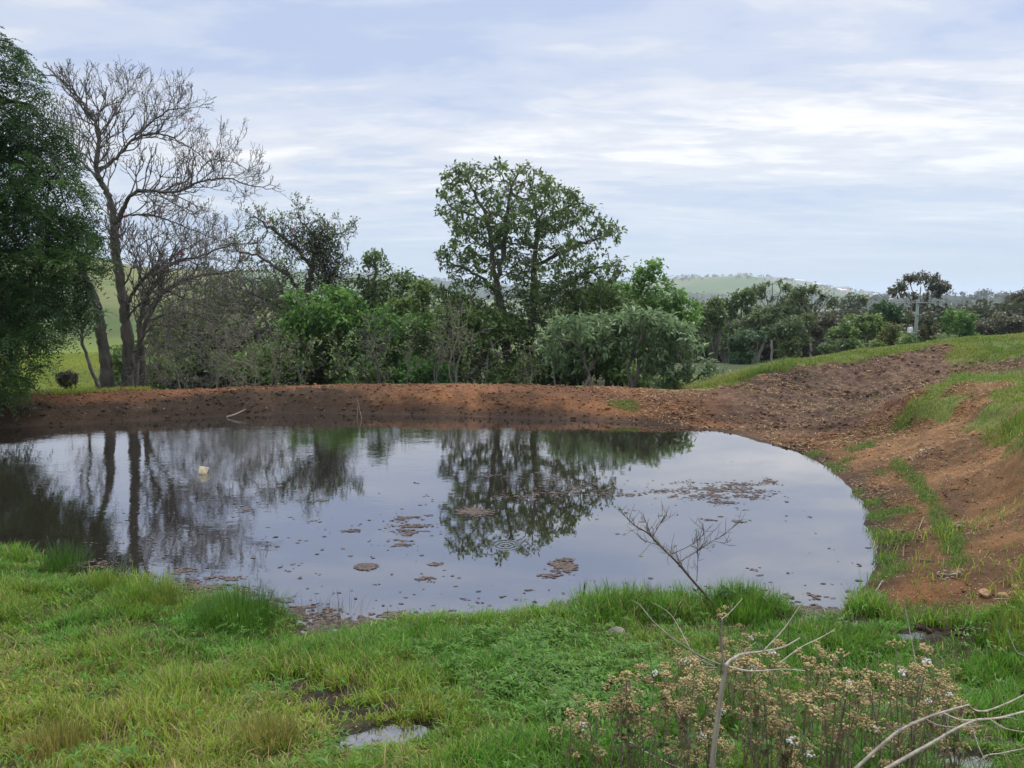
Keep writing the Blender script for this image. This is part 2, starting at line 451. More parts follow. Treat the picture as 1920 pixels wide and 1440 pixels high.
def line_d(x, y, P):
    d = np.full(np.shape(x), 1e9)
    for i in range(len(P) - 1):
        a, ab = P[i], P[i + 1] - P[i]
        t = np.clip(((x - a[0]) * ab[0] + (y - a[1]) * ab[1]) / (ab @ ab), 0, 1)
        d = np.minimum(d, np.hypot(x - a[0] - t * ab[0], y - a[1] - t * ab[1]))
    return d
DP = np.where(in_poly(dirt_poly, XX, YY), -1, 1) * poly_dist(dirt_poly, XX, YY)
def dirt_mask(x, y):
    d = bil(DP, x, y) + 0.55 * (fbm(x, y, 1.6, 3, 21) - 0.5) + 0.25 * (fbm(x, y, 6, 2, 4) - 0.5)
    m = sstep(0.12, -0.12, d)
    # the grazed slope right of the ploughed soil: grass broken by bare strips
    rs = (x > 7.6) & (y > 10.5) & (d > 0)
    br = sstep(0.53, 0.60, fbm(x * 0.55 + y * .25, y * 1.5 - x * .3, 1.0, 4, 31)) * sstep(24.6, 22.5, y)
    return np.where(rs, np.maximum(m, br * 0.95), m)
def green_on_dirt(x, y):
    g = sstep(0.17, 0.05, line_d(x, y, strip) + 0.22 * (fbm(x, y, 3, 2, 8) - 0.5))
    for a, b, r in tufts:
        g = np.maximum(g, sstep(1.0, 0.5, np.hypot(x - a, y - b) / r + 0.9 * (fbm(x, y, 4, 2, 6) - 0.5)))
    return g
def mud_mask(x, y):
    m = np.zeros(np.shape(x))
    for a, b, rx, ry in muds:
        m = np.maximum(m, sstep(1.1, 0.55, np.hypot((x - a) / rx, (y - b) / ry) + 1.1 * (fbm(x, y, 5, 3, 2) - 0.5)))
    return m
def ground_z(x, y, fine=True):
    x, y = np.asarray(x, float), np.asarray(y, float)
    z = hbase(x, y)
    pr = pud_all(x, y)
    for P in PUDDLES:
        r = pud_r(x, y, P)
        z = z + (P[5] + np.interp(r, [0.75, 1.2], [-0.03, 0.02]) - z) * sstep(2.4, 1.3, r)
    sdv = bil(SD, x, y)
    dm = dirt_mask(x, y)
    keep = sstep(0.0, 0.5, sdv) * sstep(1.0, 2.2, pr)
    z = z + mud_mask(x, y) * sstep(1.1, 1.7, pr) * (fbm(x, y, 9.0, 3, 15) - .5) * .09
    amp = 0.03 + 0.05 * dm
    # ploughed clods are largest on the spillway slope
    sl_ = sstep(5, 8, x) * sstep(16, 18.5, y)
    z = z + keep * ((fbm(x, y, 1.1, 3, 1) - 0.5) * 0.14 + (fbm(x, y, 5.0, 3, 12) - 0.5) * amp * (1 + 1.2 * sl_))
    fu = x * .55 - y * .84; fv = x * .84 + y * .55
    z = z + keep * sl_ * dm * (fbm(fu * 3.4, fv * .9, 1.0, 3, 43) - .5) * .16
    face = sstep(17.5, 18.8, y) * sstep(24, 21, y) * sstep(0.05, 0.3, sdv) * sstep(1.6, 0.8, sdv)
    z = z + face * (fbm(x, y, 3.2, 4, 41) - 0.5) * 0.13 * sstep(6, -3, x)
    return z

def noncol(a, b, t): return a * (1 - t[..., None]) + b * t[..., None]
def A3(*c): return np.array(c, float)
def ground_col(x, y):
    dm, sdv = dirt_mask(x, y), bil(SD, x, y)
    n1, n2, n3 = fbm(x, y, .5, 3, 51), fbm(x, y, 2.2, 4, 52), fbm(x, y, 7, 3, 53)
    soil = noncol(A3(.185, .083, .034), A3(.115, .054, .026), sstep(.35, .65, n2))           # red-brown dirt
    slope = sstep(4.5, 7.5, x) * sstep(16.3, 18.5, y)
    soil = noncol(soil, noncol(A3(.072, .041, .028), A3(.128, .077, .050), sstep(.4, .62, n3)), slope * sstep(.05, .35, n1 + .2))
    path = sstep(4.0, 6.5, x) * sstep(17, 15, y)
    soil = noncol(soil, noncol(A3(.185, .098, .043), A3(.108, .060, .030), sstep(.38, .62, n2)), path * .85)
    cut = sstep(7.0, 7.6, x) * sstep(17.2, 16.2, y) * sstep(9.6, 10.4, y)
    soil = noncol(soil, noncol(A3(.235, .123, .054), A3(.14, .076, .036), sstep(.38, .62, n3)), cut * .8)
    crest = sstep(6, 3, x) * sstep(19.5, 21.5, y) * sstep(.9, 1.6, sdv)
    soil = noncol(soil, A3(.168, .077, .037) * (0.7 + .5 * n2[..., None]), crest * .9)
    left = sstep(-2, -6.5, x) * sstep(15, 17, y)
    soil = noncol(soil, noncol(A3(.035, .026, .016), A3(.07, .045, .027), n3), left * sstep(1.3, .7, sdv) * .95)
    shore_wet = sstep(.55, .08, sdv)
    soil = noncol(soil, A3(.055, .034, .022), shore_wet * .85)
    soil = soil * (.62 + .56 * sstep(.3, .7, fbm(x, y, .75, 4, 57)))[..., None]
    turf = noncol(A3(.045, .052, .016), A3(.075, .062, .028), n2)
    far_turf = sstep(9.5, 12.5, y)
    turf = noncol(turf, noncol(A3(.085, .135, .022), A3(.16, .165, .045), n2), far_turf)
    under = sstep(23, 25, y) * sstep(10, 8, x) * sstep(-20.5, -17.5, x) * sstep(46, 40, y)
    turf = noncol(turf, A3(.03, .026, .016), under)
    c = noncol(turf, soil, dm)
    c = noncol(c, A3(.075, .105, .025), green_on_dirt(x, y) * dm * .6)
    c = noncol(c, A3(.035, .025, .017), np.clip(mud_mask(x, y), 0, 1) * (1 - dm * .5))
    c = noncol(c, A3(.05, .042, .033), sstep(1.5, 1.0, pud_all(x, y)))
    c = noncol(c, A3(.03, .025, .018), sstep(.02, -.1, sdv))
    return c

def build_ground():
    xs = np.concatenate([np.arange(-32, -20, .22), np.arange(-20, 22, .062), np.arange(22, 36.1, .22)])
    ys = np.concatenate([np.arange(-8, 3, .16), np.arange(3, 8.5, .05), np.arange(8.5, 27, .062), np.arange(27, 44.1, .22)])
    X, Y = np.meshgrid(xs, ys)
    Z = ground_z(X, Y)
    nx, ny = len(xs), len(ys)
    i = (np.arange(ny - 1)[:, None] * nx + np.arange(nx - 1)[None, :]).ravel()
    q = np.c_[i, i + 1, i + nx + 1, i + nx]
    c = ground_col(X.ravel(), Y.ravel())
    o = link("ground", mk_mesh("ground", np.c_[X.ravel(), Y.ravel(), Z.ravel()], q, None, c, M_GROUND, True))
    tag(o, kind="structure")
build_ground()

def build_far():
    th = np.radians(np.concatenate([np.arange(-180, -48, 4), np.arange(-48, 48, .22), np.arange(48, 180.1, 4)]))
    rr = np.concatenate([np.geomspace(20, 300, 130), np.geomspace(306, 14000, 190)])
    T, Rr = np.meshgrid(th, rr)
    X, Y = Rr * np.sin(T), Rr * np.cos(T)
    Z = hfar(X, Y)
    e = np.minimum(np.minimum(X - GX0, GX1 - X), np.minimum(Y - GY0, GY1 - Y))
    Z -= 3.0 * sstep(0.3, 3.0, e)
    nx, ny = len(th), len(rr)
    i = (np.arange(ny - 1)[:, None] * nx + np.arange(nx - 1)[None, :]).ravel()
    q = np.c_[i, i + 1, i + nx + 1, i + nx]
    x, y, r = X.ravel(), Y.ravel(), Rr.ravel()
    fld = fbm(x, y, 1 / 260, 2, 71); n2 = fbm(x, y, 1 / 30, 4, 72)
    c = noncol(A3(.080, .125, .032), A3(.145, .155, .06), sstep(.35, .65, fld))
    c = noncol(c, A3(.05, .065, .025), sstep(140, 80, r))
    c = noncol(c, A3(.06, .11, .025), sstep(.55, .7, n2) * .6)
    near = sstep(95, 45, r) * sstep(-19, -23, np.degrees(np.arctan2(x, y)))
    c = noncol(c, noncol(A3(.15, .215, .03), A3(.215, .24, .05), fbm(x, y, .12, 4, 73)), near)
    wood = sstep(.55, .60, fbm(x, y, 1 / 420, 4, 75)) * sstep(400, 700, r)
    thd = np.degrees(np.arctan2(x, y))
    wood = np.maximum(wood, sstep(23, 26, thd) * np.exp(-((r - 1250) / 330) ** 2) * 1.4)
    c = noncol(c, A3(.028, .042, .02), np.clip(wood, 0, 1))
    o = link("hills", mk_mesh("hills", np.c_[x, y, Z.ravel()], q, None, c, M_FAR, True))
    tag(o, kind="structure")
build_far()

def build_sea():
    th = np.radians(np.arange(0, 360, 6)); rr = [1500, 4000, 10000, 25000, 60000]
    V = np.array([(r * math.sin(t), r * math.cos(t), -38.0) for r in rr for t in th]); n = len(th)
    q = [(k * n + i, k * n + (i + 1) % n, (k + 1) * n + (i + 1) % n, (k + 1) * n + i) for k in range(len(rr) - 1) for i in range(n)]
    m, t, out = new_mat("sea_water")
    p = N(t, 'ShaderNodeBsdfPrincipled'); p.inputs['Base Color'].default_value = (.10, .17, .22, 1); p.inputs['Roughness'].default_value = .45
    nz = N(t, 'ShaderNodeTexNoise'); nz.inputs['Scale'].default_value = .01
    b = N(t, 'ShaderNodeBump'); b.inputs['Strength'].default_value = .3
    t.links.new(nz.outputs[0], b.inputs['Height']); t.links.new(b.outputs[0], p.inputs['Normal']); t.links.new(p.outputs[0], out.inputs[0])
    tag(link("sea", mk_mesh("sea", V, q, None, None, m)), kind="structure")
build_sea()

# ------------------------------------------------------------------ pond water
def water_mat(name, refl_lo, murk, ripple=1.0, ring=None):
    m, t, out = new_mat(name)
    tc = N(t, 'ShaderNodeTexCoord')
    mp = N(t, 'ShaderNodeMapping'); mp.inputs['Scale'].default_value = (1.0, 1.7, 1)
    t.links.new(tc.outputs['Object'], mp.inputs[0])
    n1 = N(t, 'ShaderNodeTexNoise'); n1.inputs['Scale'].default_value = 5.5; n1.inputs['Detail'].default_value = 3
    n2 = N(t, 'ShaderNodeTexNoise'); n2.inputs['Scale'].default_value = 1.3; n2.inputs['Detail'].default_value = 2
    t.links.new(mp.outputs[0], n1.inputs[0]); t.links.new(mp.outputs[0], n2.inputs[0])
    # a breeze ruffles the far and left water, the near right corner lies still
    sp_ = N(t, 'ShaderNodeSeparateXYZ'); t.links.new(tc.outputs['Object'], sp_.inputs[0])
    ry = N(t, 'ShaderNodeMapRange'); t.links.new(math_(t, 'SUBTRACT', sp_.outputs[1], math_(t, 'MULTIPLY', sp_.outputs[0], 0.9)), ry.inputs[0])
    ry.inputs[1].default_value = 10.0; ry.inputs[2].default_value = 26.0; ry.inputs[3].default_value = 0.03; ry.inputs[4].default_value = 1.0
    pn = N(t, 'ShaderNodeTexNoise'); pn.inputs['Scale'].default_value = .35; t.links.new(tc.outputs['Object'], pn.inputs[0])
    pm = N(t, 'ShaderNodeMapRange'); pm.inputs[1].default_value = .4; pm.inputs[2].default_value = .6; pm.inputs[3].default_value = .35; t.links.new(pn.outputs[0], pm.inputs[0])
    amp = math_(t, 'MULTIPLY', ry.outputs[0], pm.outputs[0])
    h = math_(t, 'MULTIPLY', math_(t, 'ADD', math_(t, 'MULTIPLY', n1.outputs[0], 0.0034 * ripple), math_(t, 'MULTIPLY', n2.outputs[0], 0.005 * ripple)), amp)
    if ring is not None:
        dx = math_(t, 'SUBTRACT', sp_.outputs[0], float(ring[0])); dy = math_(t, 'SUBTRACT', sp_.outputs[1], float(ring[1]))
        rr = math_(t, 'SQRT', math_(t, 'ADD', math_(t, 'MULTIPLY', dx, dx), math_(t, 'MULTIPLY', dy, dy)))
        wv = math_(t, 'SINE', math_(t, 'MULTIPLY', rr, 85.0))
        fall = math_(t, 'SUBTRACT', 1.0, math_(t, 'MULTIPLY', rr, 4.2), clamp=True)
        h = math_(t, 'ADD', h, math_(t, 'MULTIPLY', math_(t, 'MULTIPLY', wv, fall), 0.0016))
    b = N(t, 'ShaderNodeBump'); b.inputs['Strength'].default_value = 1.0; b.inputs['Distance'].default_value = 1.0
    t.links.new(h, b.inputs['Height'])
    fr = N(t, 'ShaderNodeFresnel'); fr.inputs['IOR'].default_value = 1.36; t.links.new(b.outputs[0], fr.inputs['Normal'])
    fac = math_(t, 'ADD', math_(t, 'MULTIPLY', fr.outputs[0], 1.0 - refl_lo), refl_lo)
    if name == "puddle_water":
        pn2 = N(t, 'ShaderNodeTexNoise'); pn2.inputs['Scale'].default_value = 14; pn2.inputs['Detail'].default_value = 5; t.links.new(tc.outputs['Object'], pn2.inputs[0])
        pr2 = N(t, 'ShaderNodeMapRange'); pr2.inputs[1].default_value = .42; pr2.inputs[2].default_value = .58; pr2.inputs[3].default_value = .8; t.links.new(pn2.outputs[0], pr2.inputs[0])
        fac = math_(t, 'MULTIPLY', fac, pr2.outputs[0])
    gl = N(t, 'ShaderNodeBsdfGlossy'); gl.inputs['Roughness'].default_value = .015; gl.inputs['Color'].default_value = (.95, .96, 1, 1)
    df = N(t, 'ShaderNodeBsdfDiffuse'); df.inputs['Color'].default_value = (*murk, 1)
    t.links.new(b.outputs[0], gl.inputs['Normal'])
    mx = N(t, 'ShaderNodeMixShader'); t.links.new(fac, mx.inputs[0]); t.links.new(df.outputs[0], mx.inputs[1]); t.links.new(gl.outputs[0], mx.inputs[2])
    t.links.new(mx.outputs[0], out.inputs[0])
    return m
ring_c = on_z(948, 1022, 0)
M_WATER = water_mat("pond_water", .36, (.022, .018, .013), 1.0, ring_c)
M_PUDDLE = water_mat("puddle_water", .30, (.035, .028, .020), .15)
def offset_poly(P, d):
    nx = np.roll(P, -1, 0) - np.roll(P, 1, 0)
    nn = nrm(np.c_[nx[:, 1], -nx[:, 0]])
    area = 0.5 * np.sum(P[:, 0] * np.roll(P[:, 1], -1) - P[:, 1] * np.roll(P[:, 0], -1))
    return P + nn * d * (1 if area > 0 else -1)
def build_water():
    import bmesh
    bm = bmesh.new()
    vs_ = [bm.verts.new((float(p[0]), float(p[1]), 0.0)) for p in offset_poly(SH, .12)]
    es = [bm.edges.new((vs_[i], vs_[(i + 1) % len(vs_)])) for i in range(len(vs_))]
    bmesh.ops.triangle_fill(bm, use_beauty=True, edges=es)
    bmesh.ops.recalc_face_normals(bm, faces=bm.faces)
    for f in bm.faces:
        if f.normal.z < 0: f.normal_flip()
    me = bpy.data.meshes.new("pond_water"); bm.to_mesh(me); bm.free()
    me.materials.append(M_WATER)
    tag(link("water", me), kind="structure")
    for k, P in enumerate(PUDDLES):
        a = np.linspace(0, 2 * math.pi, 40, endpoint=False)
        u, v = 1.25 * P[2] * np.cos(a), 1.25 * P[3] * np.sin(a); c, s = math.cos(P[4]), math.sin(P[4])
        V = np.r_[[[0, 0, 0]], np.c_[u * c - v * s, u * s + v * c, 0 * a]]
        me = mk_mesh("puddle", V, None, [(0, i + 1, (i + 1) % 40 + 1) for i in range(40)], None, M_PUDDLE)
        tag(link("puddle", me, None, (P[0], P[1], P[5] - .004)), kind="structure")
build_water()

# ------------------------------------------------------------------ blades, leaves, tubes
def blades(x, y, z, length, width, lean, az, col, col_tip=None):
    """curved grass blades, 7 verts each"""
    n = len(x)
    d = np.c_[np.cos(az), np.sin(az), 0 * az]; s = np.c_[-np.sin(az), np.cos(az), 0 * az]
    base = np.c_[x, y, z]
    V = np.zeros((n, 7, 3)); C = np.zeros((n, 7, 3))
    up = np.array((0, 0, 1.0))
    p = base.copy()
    for k, (f, wd) in enumerate(((0, 1), (.42, .8), (.78, .5))):
        if k:
            seg = .42 if k == 1 else .36
            an = lean * (0.45 if k == 1 else 1.05)
            p = p + (d * np.sin(an)[:, None] + up * np.cos(an)[:, None]) * (length * seg)[:, None]
        V[:, 2 * k] = p - s * (width * wd / 2)[:, None]; V[:, 2 * k + 1] = p + s * (width * wd / 2)[:, None]
        C[:, 2 * k] = C[:, 2 * k + 1] = col
    an = lean * 1.55
    V[:, 6] = p + (d * np.sin(an)[:, None] + up * np.cos(an)[:, None]) * (length * .3)[:, None]
    C[:, 6] = col if col_tip is None else col_tip
    i = np.arange(n)[:, None] * 7
    q = np.concatenate([i + [0, 1, 3, 2], i + [2, 3, 5, 4]]); t = i + [4, 5, 6]
    return V.reshape(-1, 3), q, t, C.reshape(-1, 3)
def leaf_quads(pos, d, up, Ln, Wd, fold=.18, droop=.12, wide=.45):
    d = nrm(d); s = nrm(np.cross(d, up)); n = np.cross(s, d)
    Ln, Wd = Ln[:, None], Wd[:, None]
    mid = pos + d * Ln * wide + n * Ln * .03
    V = np.stack([pos, mid - s * Wd / 2 + n * fold * Wd, pos + d * Ln - n * droop * Ln, mid + s * Wd / 2 + n * fold * Wd], 1)
    q = np.arange(len(pos) * 4).reshape(-1, 4)
    return V.reshape(-1, 3), q
class Tubes:
    def __init__(s): s.V, s.Q, s.T, s.n = [], [], [], 0
    def add(s, P, r, sides=None):
        P = np.asarray(P, float); r = np.asarray(r, float); m = len(P)
        if m < 2: return
        if sides is None: sides = 9 if r.max() > .1 else 6 if r.max() > .03 else 4 if r.max() > .012 else 3
        t = np.zeros_like(P); t[1:-1] = P[2:] - P[:-2]; t[0] = P[1] - P[0]; t[-1] = P[-1] - P[-2]
        t = nrm(t)
        ref = np.array((0, 0, 1.0)) if abs(t[:, 2]).mean() < .75 else np.array((1.0, .2, 0))
        u = nrm(np.cross(t, ref)); v = np.cross(t, u)
        a = np.linspace(0, 2 * math.pi, sides, endpoint=False)
        ringv = P[:, None] + r[:, None, None] * (u[:, None] * np.cos(a)[None, :, None] + v[:, None] * np.sin(a)[None, :, None])
        s.V.append(ringv.reshape(-1, 3))
        k, j = np.arange(m - 1)[:, None] * sides, np.arange(sides)[None, :]
        j2 = (j + 1) % sides
        s.Q.append((np.stack([k + j, k + j2, k + sides + j2, k + sides + j], -1) + s.n).reshape(-1, 4))
        e = s.n + (m - 1) * sides
        s.T.append(np.array([(e, e + i, e + i + 1) for i in range(1, sides - 1)] + [(s.n, s.n + i + 1, s.n + i) for i in range(1, sides - 1)]))
        s.n += m * sides
    def mesh(s, name, mat, off=(0, 0, 0)):
        return mk_mesh(name, np.concatenate(s.V) - np.asarray(off), np.concatenate(s.Q), np.concatenate(s.T), None, mat, True)
def smooth_path(P, k=5):
    P = np.asarray(P, float); n = len(P); out = []
    for i in range(n - 1):
        p0, p1, p2, p3 = P[max(i - 1, 0)], P[i], P[i + 1], P[min(i + 2, n - 1)]
        for j in range(k):
            t = j / k
            out.append(0.5 * (2 * p1 + (p2 - p0) * t + (2 * p0 - 5 * p1 + 4 * p2 - p3) * t * t + (3 * p1 - p0 - 3 * p2 + p3) * t ** 3))
    out.append(P[-1])
    return np.array(out)

# ------------------------------------------------------------------ trees
def grow(skel, attr, step, kill, g, iters=90, jit=.18, trop=(0, 0, .05), infl=1e9, cap=9000):
    """space colonisation from a skeleton (list of (pos, parent)) towards attractor points"""
    n0 = len(skel)
    P = np.zeros((cap, 3)); par = np.full(cap, -1); nch = np.zeros(cap, int)
    for i, (p, q) in enumerate(skel):
        P[i] = p; par[i] = q
        if q >= 0: nch[q] += 1
    n = n0
    A = np.array(attr); nd = np.full(len(A), 1e18); ni = np.zeros(len(A), int)
    def upd(i0, i1):
        nonlocal nd, ni
        if i1 <= i0 or not len(A): return
        D = ((A[:, None] - P[None, i0:i1]) ** 2).sum(-1)
        j = D.argmin(1); dm = D[np.arange(len(A)), j]
        b = dm < nd
        nd = np.where(b, dm, nd); ni = np.where(b, i0 + j, ni)
    upd(0, n)
    trop = np.array(trop)
    for it in range(iters):
        k = nd > kill * kill
        A, nd, ni = A[k], nd[k], ni[k]
        if not len(A): break
        act = nd < infl * infl
        if not act.any(): break
        S = np.zeros((n, 3)); np.add.at(S, ni[act], nrm(A[act] - P[ni[act]]))
        u = np.unique(ni[act]); u = u[nch[u] < 3]
        if not len(u): break
        if n + len(u) > cap: break
        d = nrm(nrm(S[u]) + trop + jit * g.normal(size=(len(u), 3)))
        P[n:n + len(u)] = P[u] + d * step; par[n:n + len(u)] = u; nch[u] += 1
        upd(n, n + len(u)); n += len(u)
    return P[:n], par[:n]
def tree_geom(P, par, r_tip, r_base, tubes, min_r=0.0, base_r=None):
    n = len(P); tips = np.zeros(n); kids = [[] for _ in range(n)]
    for i in range(n - 1, -1, -1):
        if not kids[i]: tips[i] = 1
        if par[i] >= 0:
            tips[par[i]] += tips[i]; kids[par[i]].append(i)
    roots = [i for i in range(n) if par[i] < 0]
    mx = max(tips[i] for i in roots)
    e = math.log(max(mx, 2)) / math.log(r_base / r_tip)
    rad = r_tip * tips ** (1 / e)
    if base_r is not None: rad[:len(base_r)] = np.where(np.array(base_r) > 0, base_r, rad[:len(base_r)])
    stack = [(i, None) for i in roots]
    while stack:
        i, pr = stack.pop()
        ch = [] if pr is None else [pr]
        while True:
            ch.append(i)
            if not kids[i]: break
            k = max(kids[i], key=lambda c: tips[c])
            for c in kids[i]:
                if c != k: stack.append((c, i))
            i = k
        if len(ch) < 2: continue
        rr = rad[ch].copy()
        if pr is not None: rr[0] = min(rad[ch[0]], rad[ch[1]] * 1.25)
        rr[-1] *= .55
        if rr.max() < min_r: continue
        tubes.add(P[ch], rr)
    return tips, rad
def blob_pts(blobs, n, g, shell=.5):
    """points in a union of ellipsoids ((cx,cy,cz),(rx,ry,rz),weight)"""
    wts = np.array([b[2] if len(b) > 2 else b[1][0] * b[1][1] * b[1][2] for b in blobs], float); wts /= wts.sum()
    out = []
    for b, k in zip(blobs, g.multinomial(n, wts)):
        d = nrm(g.normal(size=(k, 3))); r = g.random(k) ** (1 / 3)
        r = r * (1 - shell) + shell * (0.75 + .25 * g.random(k))
        out.append(np.array(b[0]) + d * r[:, None] * np.array(b[1]))
    return np.concatenate(out)
def skel_from(paths, step):
    """paths: list of (points, (path index, fraction) parent attach or None)"""
    sk, idx = [], []
    global SKR
    SKR = []
    for pts, att, *ra in paths:
        S = smooth_path(pts, 6); ln = np.r_[0, np.cumsum(np.linalg.norm(np.diff(S, axis=0), axis=1))]
        m = max(2, int(ln[-1] / step))
        S = np.c_[[np.interp(np.linspace(0, ln[-1], m), ln, S[:, k]) for k in range(3)]].T
        ids = []
        for j, p in enumerate(S):
            if j == 0 and att is not None:
                ar = idx[att]; q = ar[int(np.argmin([np.sum((np.array(sk[a][0]) - p) ** 2) for a in ar]))]
            elif j == 0: q = -1
            else: q = len(sk) - 1
            p = p + (np.random.default_rng(len(sk)).normal(size=3) * .03 * YS if j else 0)
            sk.append((p, q)); ids.append(len(sk) - 1); SKR.append(ra[0] + (ra[1] - ra[0]) * j / (m - 1) if ra else 0.0)
        idx.append(ids)
    return sk
def leaf_cloud(P, par, tips, g, k, spread, Ln, Wd, c1, c2, maxtips=2, droop=.3, rad=None, upb=1.2, patch=1.2, cvar=.25, keep=1.0, fill=None):
    d = np.zeros_like(P); ok = par >= 0; d[ok] = nrm(P[ok] - P[par[ok]])
    sel = np.where((tips <= maxtips) & ok)[0]
    if keep < 1: sel = sel[g.random(len(sel)) < keep]
    dn = fbm(P[sel, 0] + .6 * P[sel, 1] + 7, P[sel, 2] * 1.2 + .5 * P[sel, 1], .95 / (6 * Ln), 3, 55)
    sel = sel[g.random(len(sel)) < .36 + .64 * sstep(.36, .55, dn)]; k = max(1, round(k * 1.3))
    i = np.repeat(sel, k)
    m = len(i)
    pos = P[i] - d[i] * (g.random(m) * .5 * spread)[:, None] + g.normal(size=(m, 3)) * spread * .45
    dr = nrm(d[i] * .7 + nrm(g.normal(size=(m, 3))) * 1.0 + np.array((0, 0, -droop)))
    up = nrm(np.array((0, 0, 1.0)) * upb + .55 * g.normal(size=(m, 3)))
    ls = .45 + 1.0 * g.random(m) ** 1.3; L_ = Ln * ls; W_ = Wd * ls * (0.8 + .4 * g.random(m))
    V, q = leaf_quads(pos, dr, up, L_, W_)
    t = np.clip(.35 * (fbm(pos[:, 0] + pos[:, 1], pos[:, 2] * 1.3, 1 / patch, 2, 5) * 2 - .5) + .5 * np.repeat(g.random(len(sel)), k) ** 1.6 + .2 * g.random(m), 0, 1)
    c = 1.5 * noncol(np.array(c1), np.array(c2), t) * (1 + cvar * (g.random(m)[:, None] - .5) * 2)
    return V, q, np.repeat(c, 4, 0)
def make_tree(name, label, cat, base, paths, blobs, seed, n_attr=700, step=.3, kill=.45, r_tip=.012, r_base=.2, bark=None, leaf=None, group=None,
              shell=.4, jit=.18, trop=(0, 0, .05), iters=90, twig_min=0.0, extra=None, infl=1e9, cap=9000):
    g = np.random.default_rng(seed)
    base = np.asarray(base, float)
    step, kill, r_tip, r_base = step * YS, kill * YS, r_tip * YS, r_base * YS
    if leaf: leaf = dict(leaf, spread=leaf['spread'] * YS, Ln=leaf['Ln'] * YS, Wd=leaf['Wd'] * YS)
    root = thing(name, label, cat, base, group)
    sk = skel_from(paths, step)
    P, par = grow(sk, blob_pts(blobs, n_attr, g, shell), step, kill, g, iters, jit, trop, infl, cap)
    tb = Tubes()
    tips, rad = tree_geom(P, par, r_tip, r_base, tb, twig_min, SKR)
    link("trunk", tb.mesh("trunk", bark or M_BARK, base), root)
    if leaf:
        V, q, c = leaf_cloud(P, par, tips, g, **leaf)
        link("crown", mk_mesh("crown", V - base, q, None, c, M_LEAF), root)
    if extra: extra(root, base, P, par, tips, g)
    return root
def B(px, py, Y, rx, ry, rz, w=None):
    """crown lobe by picture centre and half sizes (rx, rz in picture units at that distance), ry metres deep"""
    c = at_y(px, py, Y); s = Y * YS / FPX
    b = (tuple(c), (rx * s, ry * YS, rz * s))
    return b if w is None else b + (w,)
def gpt(px, Y):
    Y = Y * YS
    x = (px - 960) / FPX * Y * 1.0
    z = float(hbase(x, Y)) if (GX0 < x < GX1 and Y < GY1) else float(hfar(x, Y))
    return np.array((x, Y, z))
def flowers(color, count, size, name="blossoms"):
    def f(root, base, P, par, tips, g):
        sel = np.where(tips <= 1)[0]; sel = g.choice(sel, min(count, len(sel)), replace=False)
        i = np.repeat(sel, 9)
        dr = nrm(g.normal(size=(len(i), 3)) + (0, 0, .3))
        V, q = leaf_quads(P[i] + .02 * g.normal(size=(len(i), 3)), dr, nrm(g.normal(size=(len(i), 3))), size * (0.7 + .6 * g.random(len(i))), .35 * size * np.ones(len(i)))
        c = np.array(color) * (0.7 + .6 * g.random(len(i)))[:, None]
        link(name, mk_mesh(name, V - base, q, None, np.repeat(c, 4, 0), M_LEAF), root)
    return f

M_TWIGGREY = bark_mat("grey_twig", (.085, .075, .065), (.23, .205, .18))
def fractal(tb, p, d, L_, r, depth, g, ends, up=.25, spread=.62, rmin=.0060):
    pts = [np.asarray(p, float)]; dd = np.asarray(d, float)
    for k in range(3):
        dd = nrm(dd + g.normal(size=3) * .17 + np.array((0, 0, up * .45)))
        pts.append(pts[-1] + dd * L_ / 3)
    r2 = max(r * .74, rmin)
    tb.add(np.array(pts), [r, (2 * r + r2) / 3, (r + 2 * r2) / 3, r2 * (1.25 if depth == 0 else 1)], 3 if r < .014 else 4)
    if depth == 0:
        ends.append((pts[-1], dd)); return
    n = 2 if g.random() < .72 else 3
    for _ in range(n):
        a = nrm(np.cross(dd, g.normal(size=3))); an = spread * g.uniform(.5, 1.25)
        fractal(tb, pts[-1], nrm(dd * math.cos(an) + a * math.sin(an)), L_ * g.uniform(.55, .85), r2, depth - 1, g, ends, up, spread, rmin)
    if g.random() < .75:
        j = 1 + int(g.random() * 2); a = nrm(np.cross(dd, g.normal(size=3)))
        fractal(tb, pts[j], nrm(dd * .6 + a * .8), L_ * g.uniform(.4, .7), r2 * .85, max(depth - 2, 0), g, ends, up, spread, rmin)

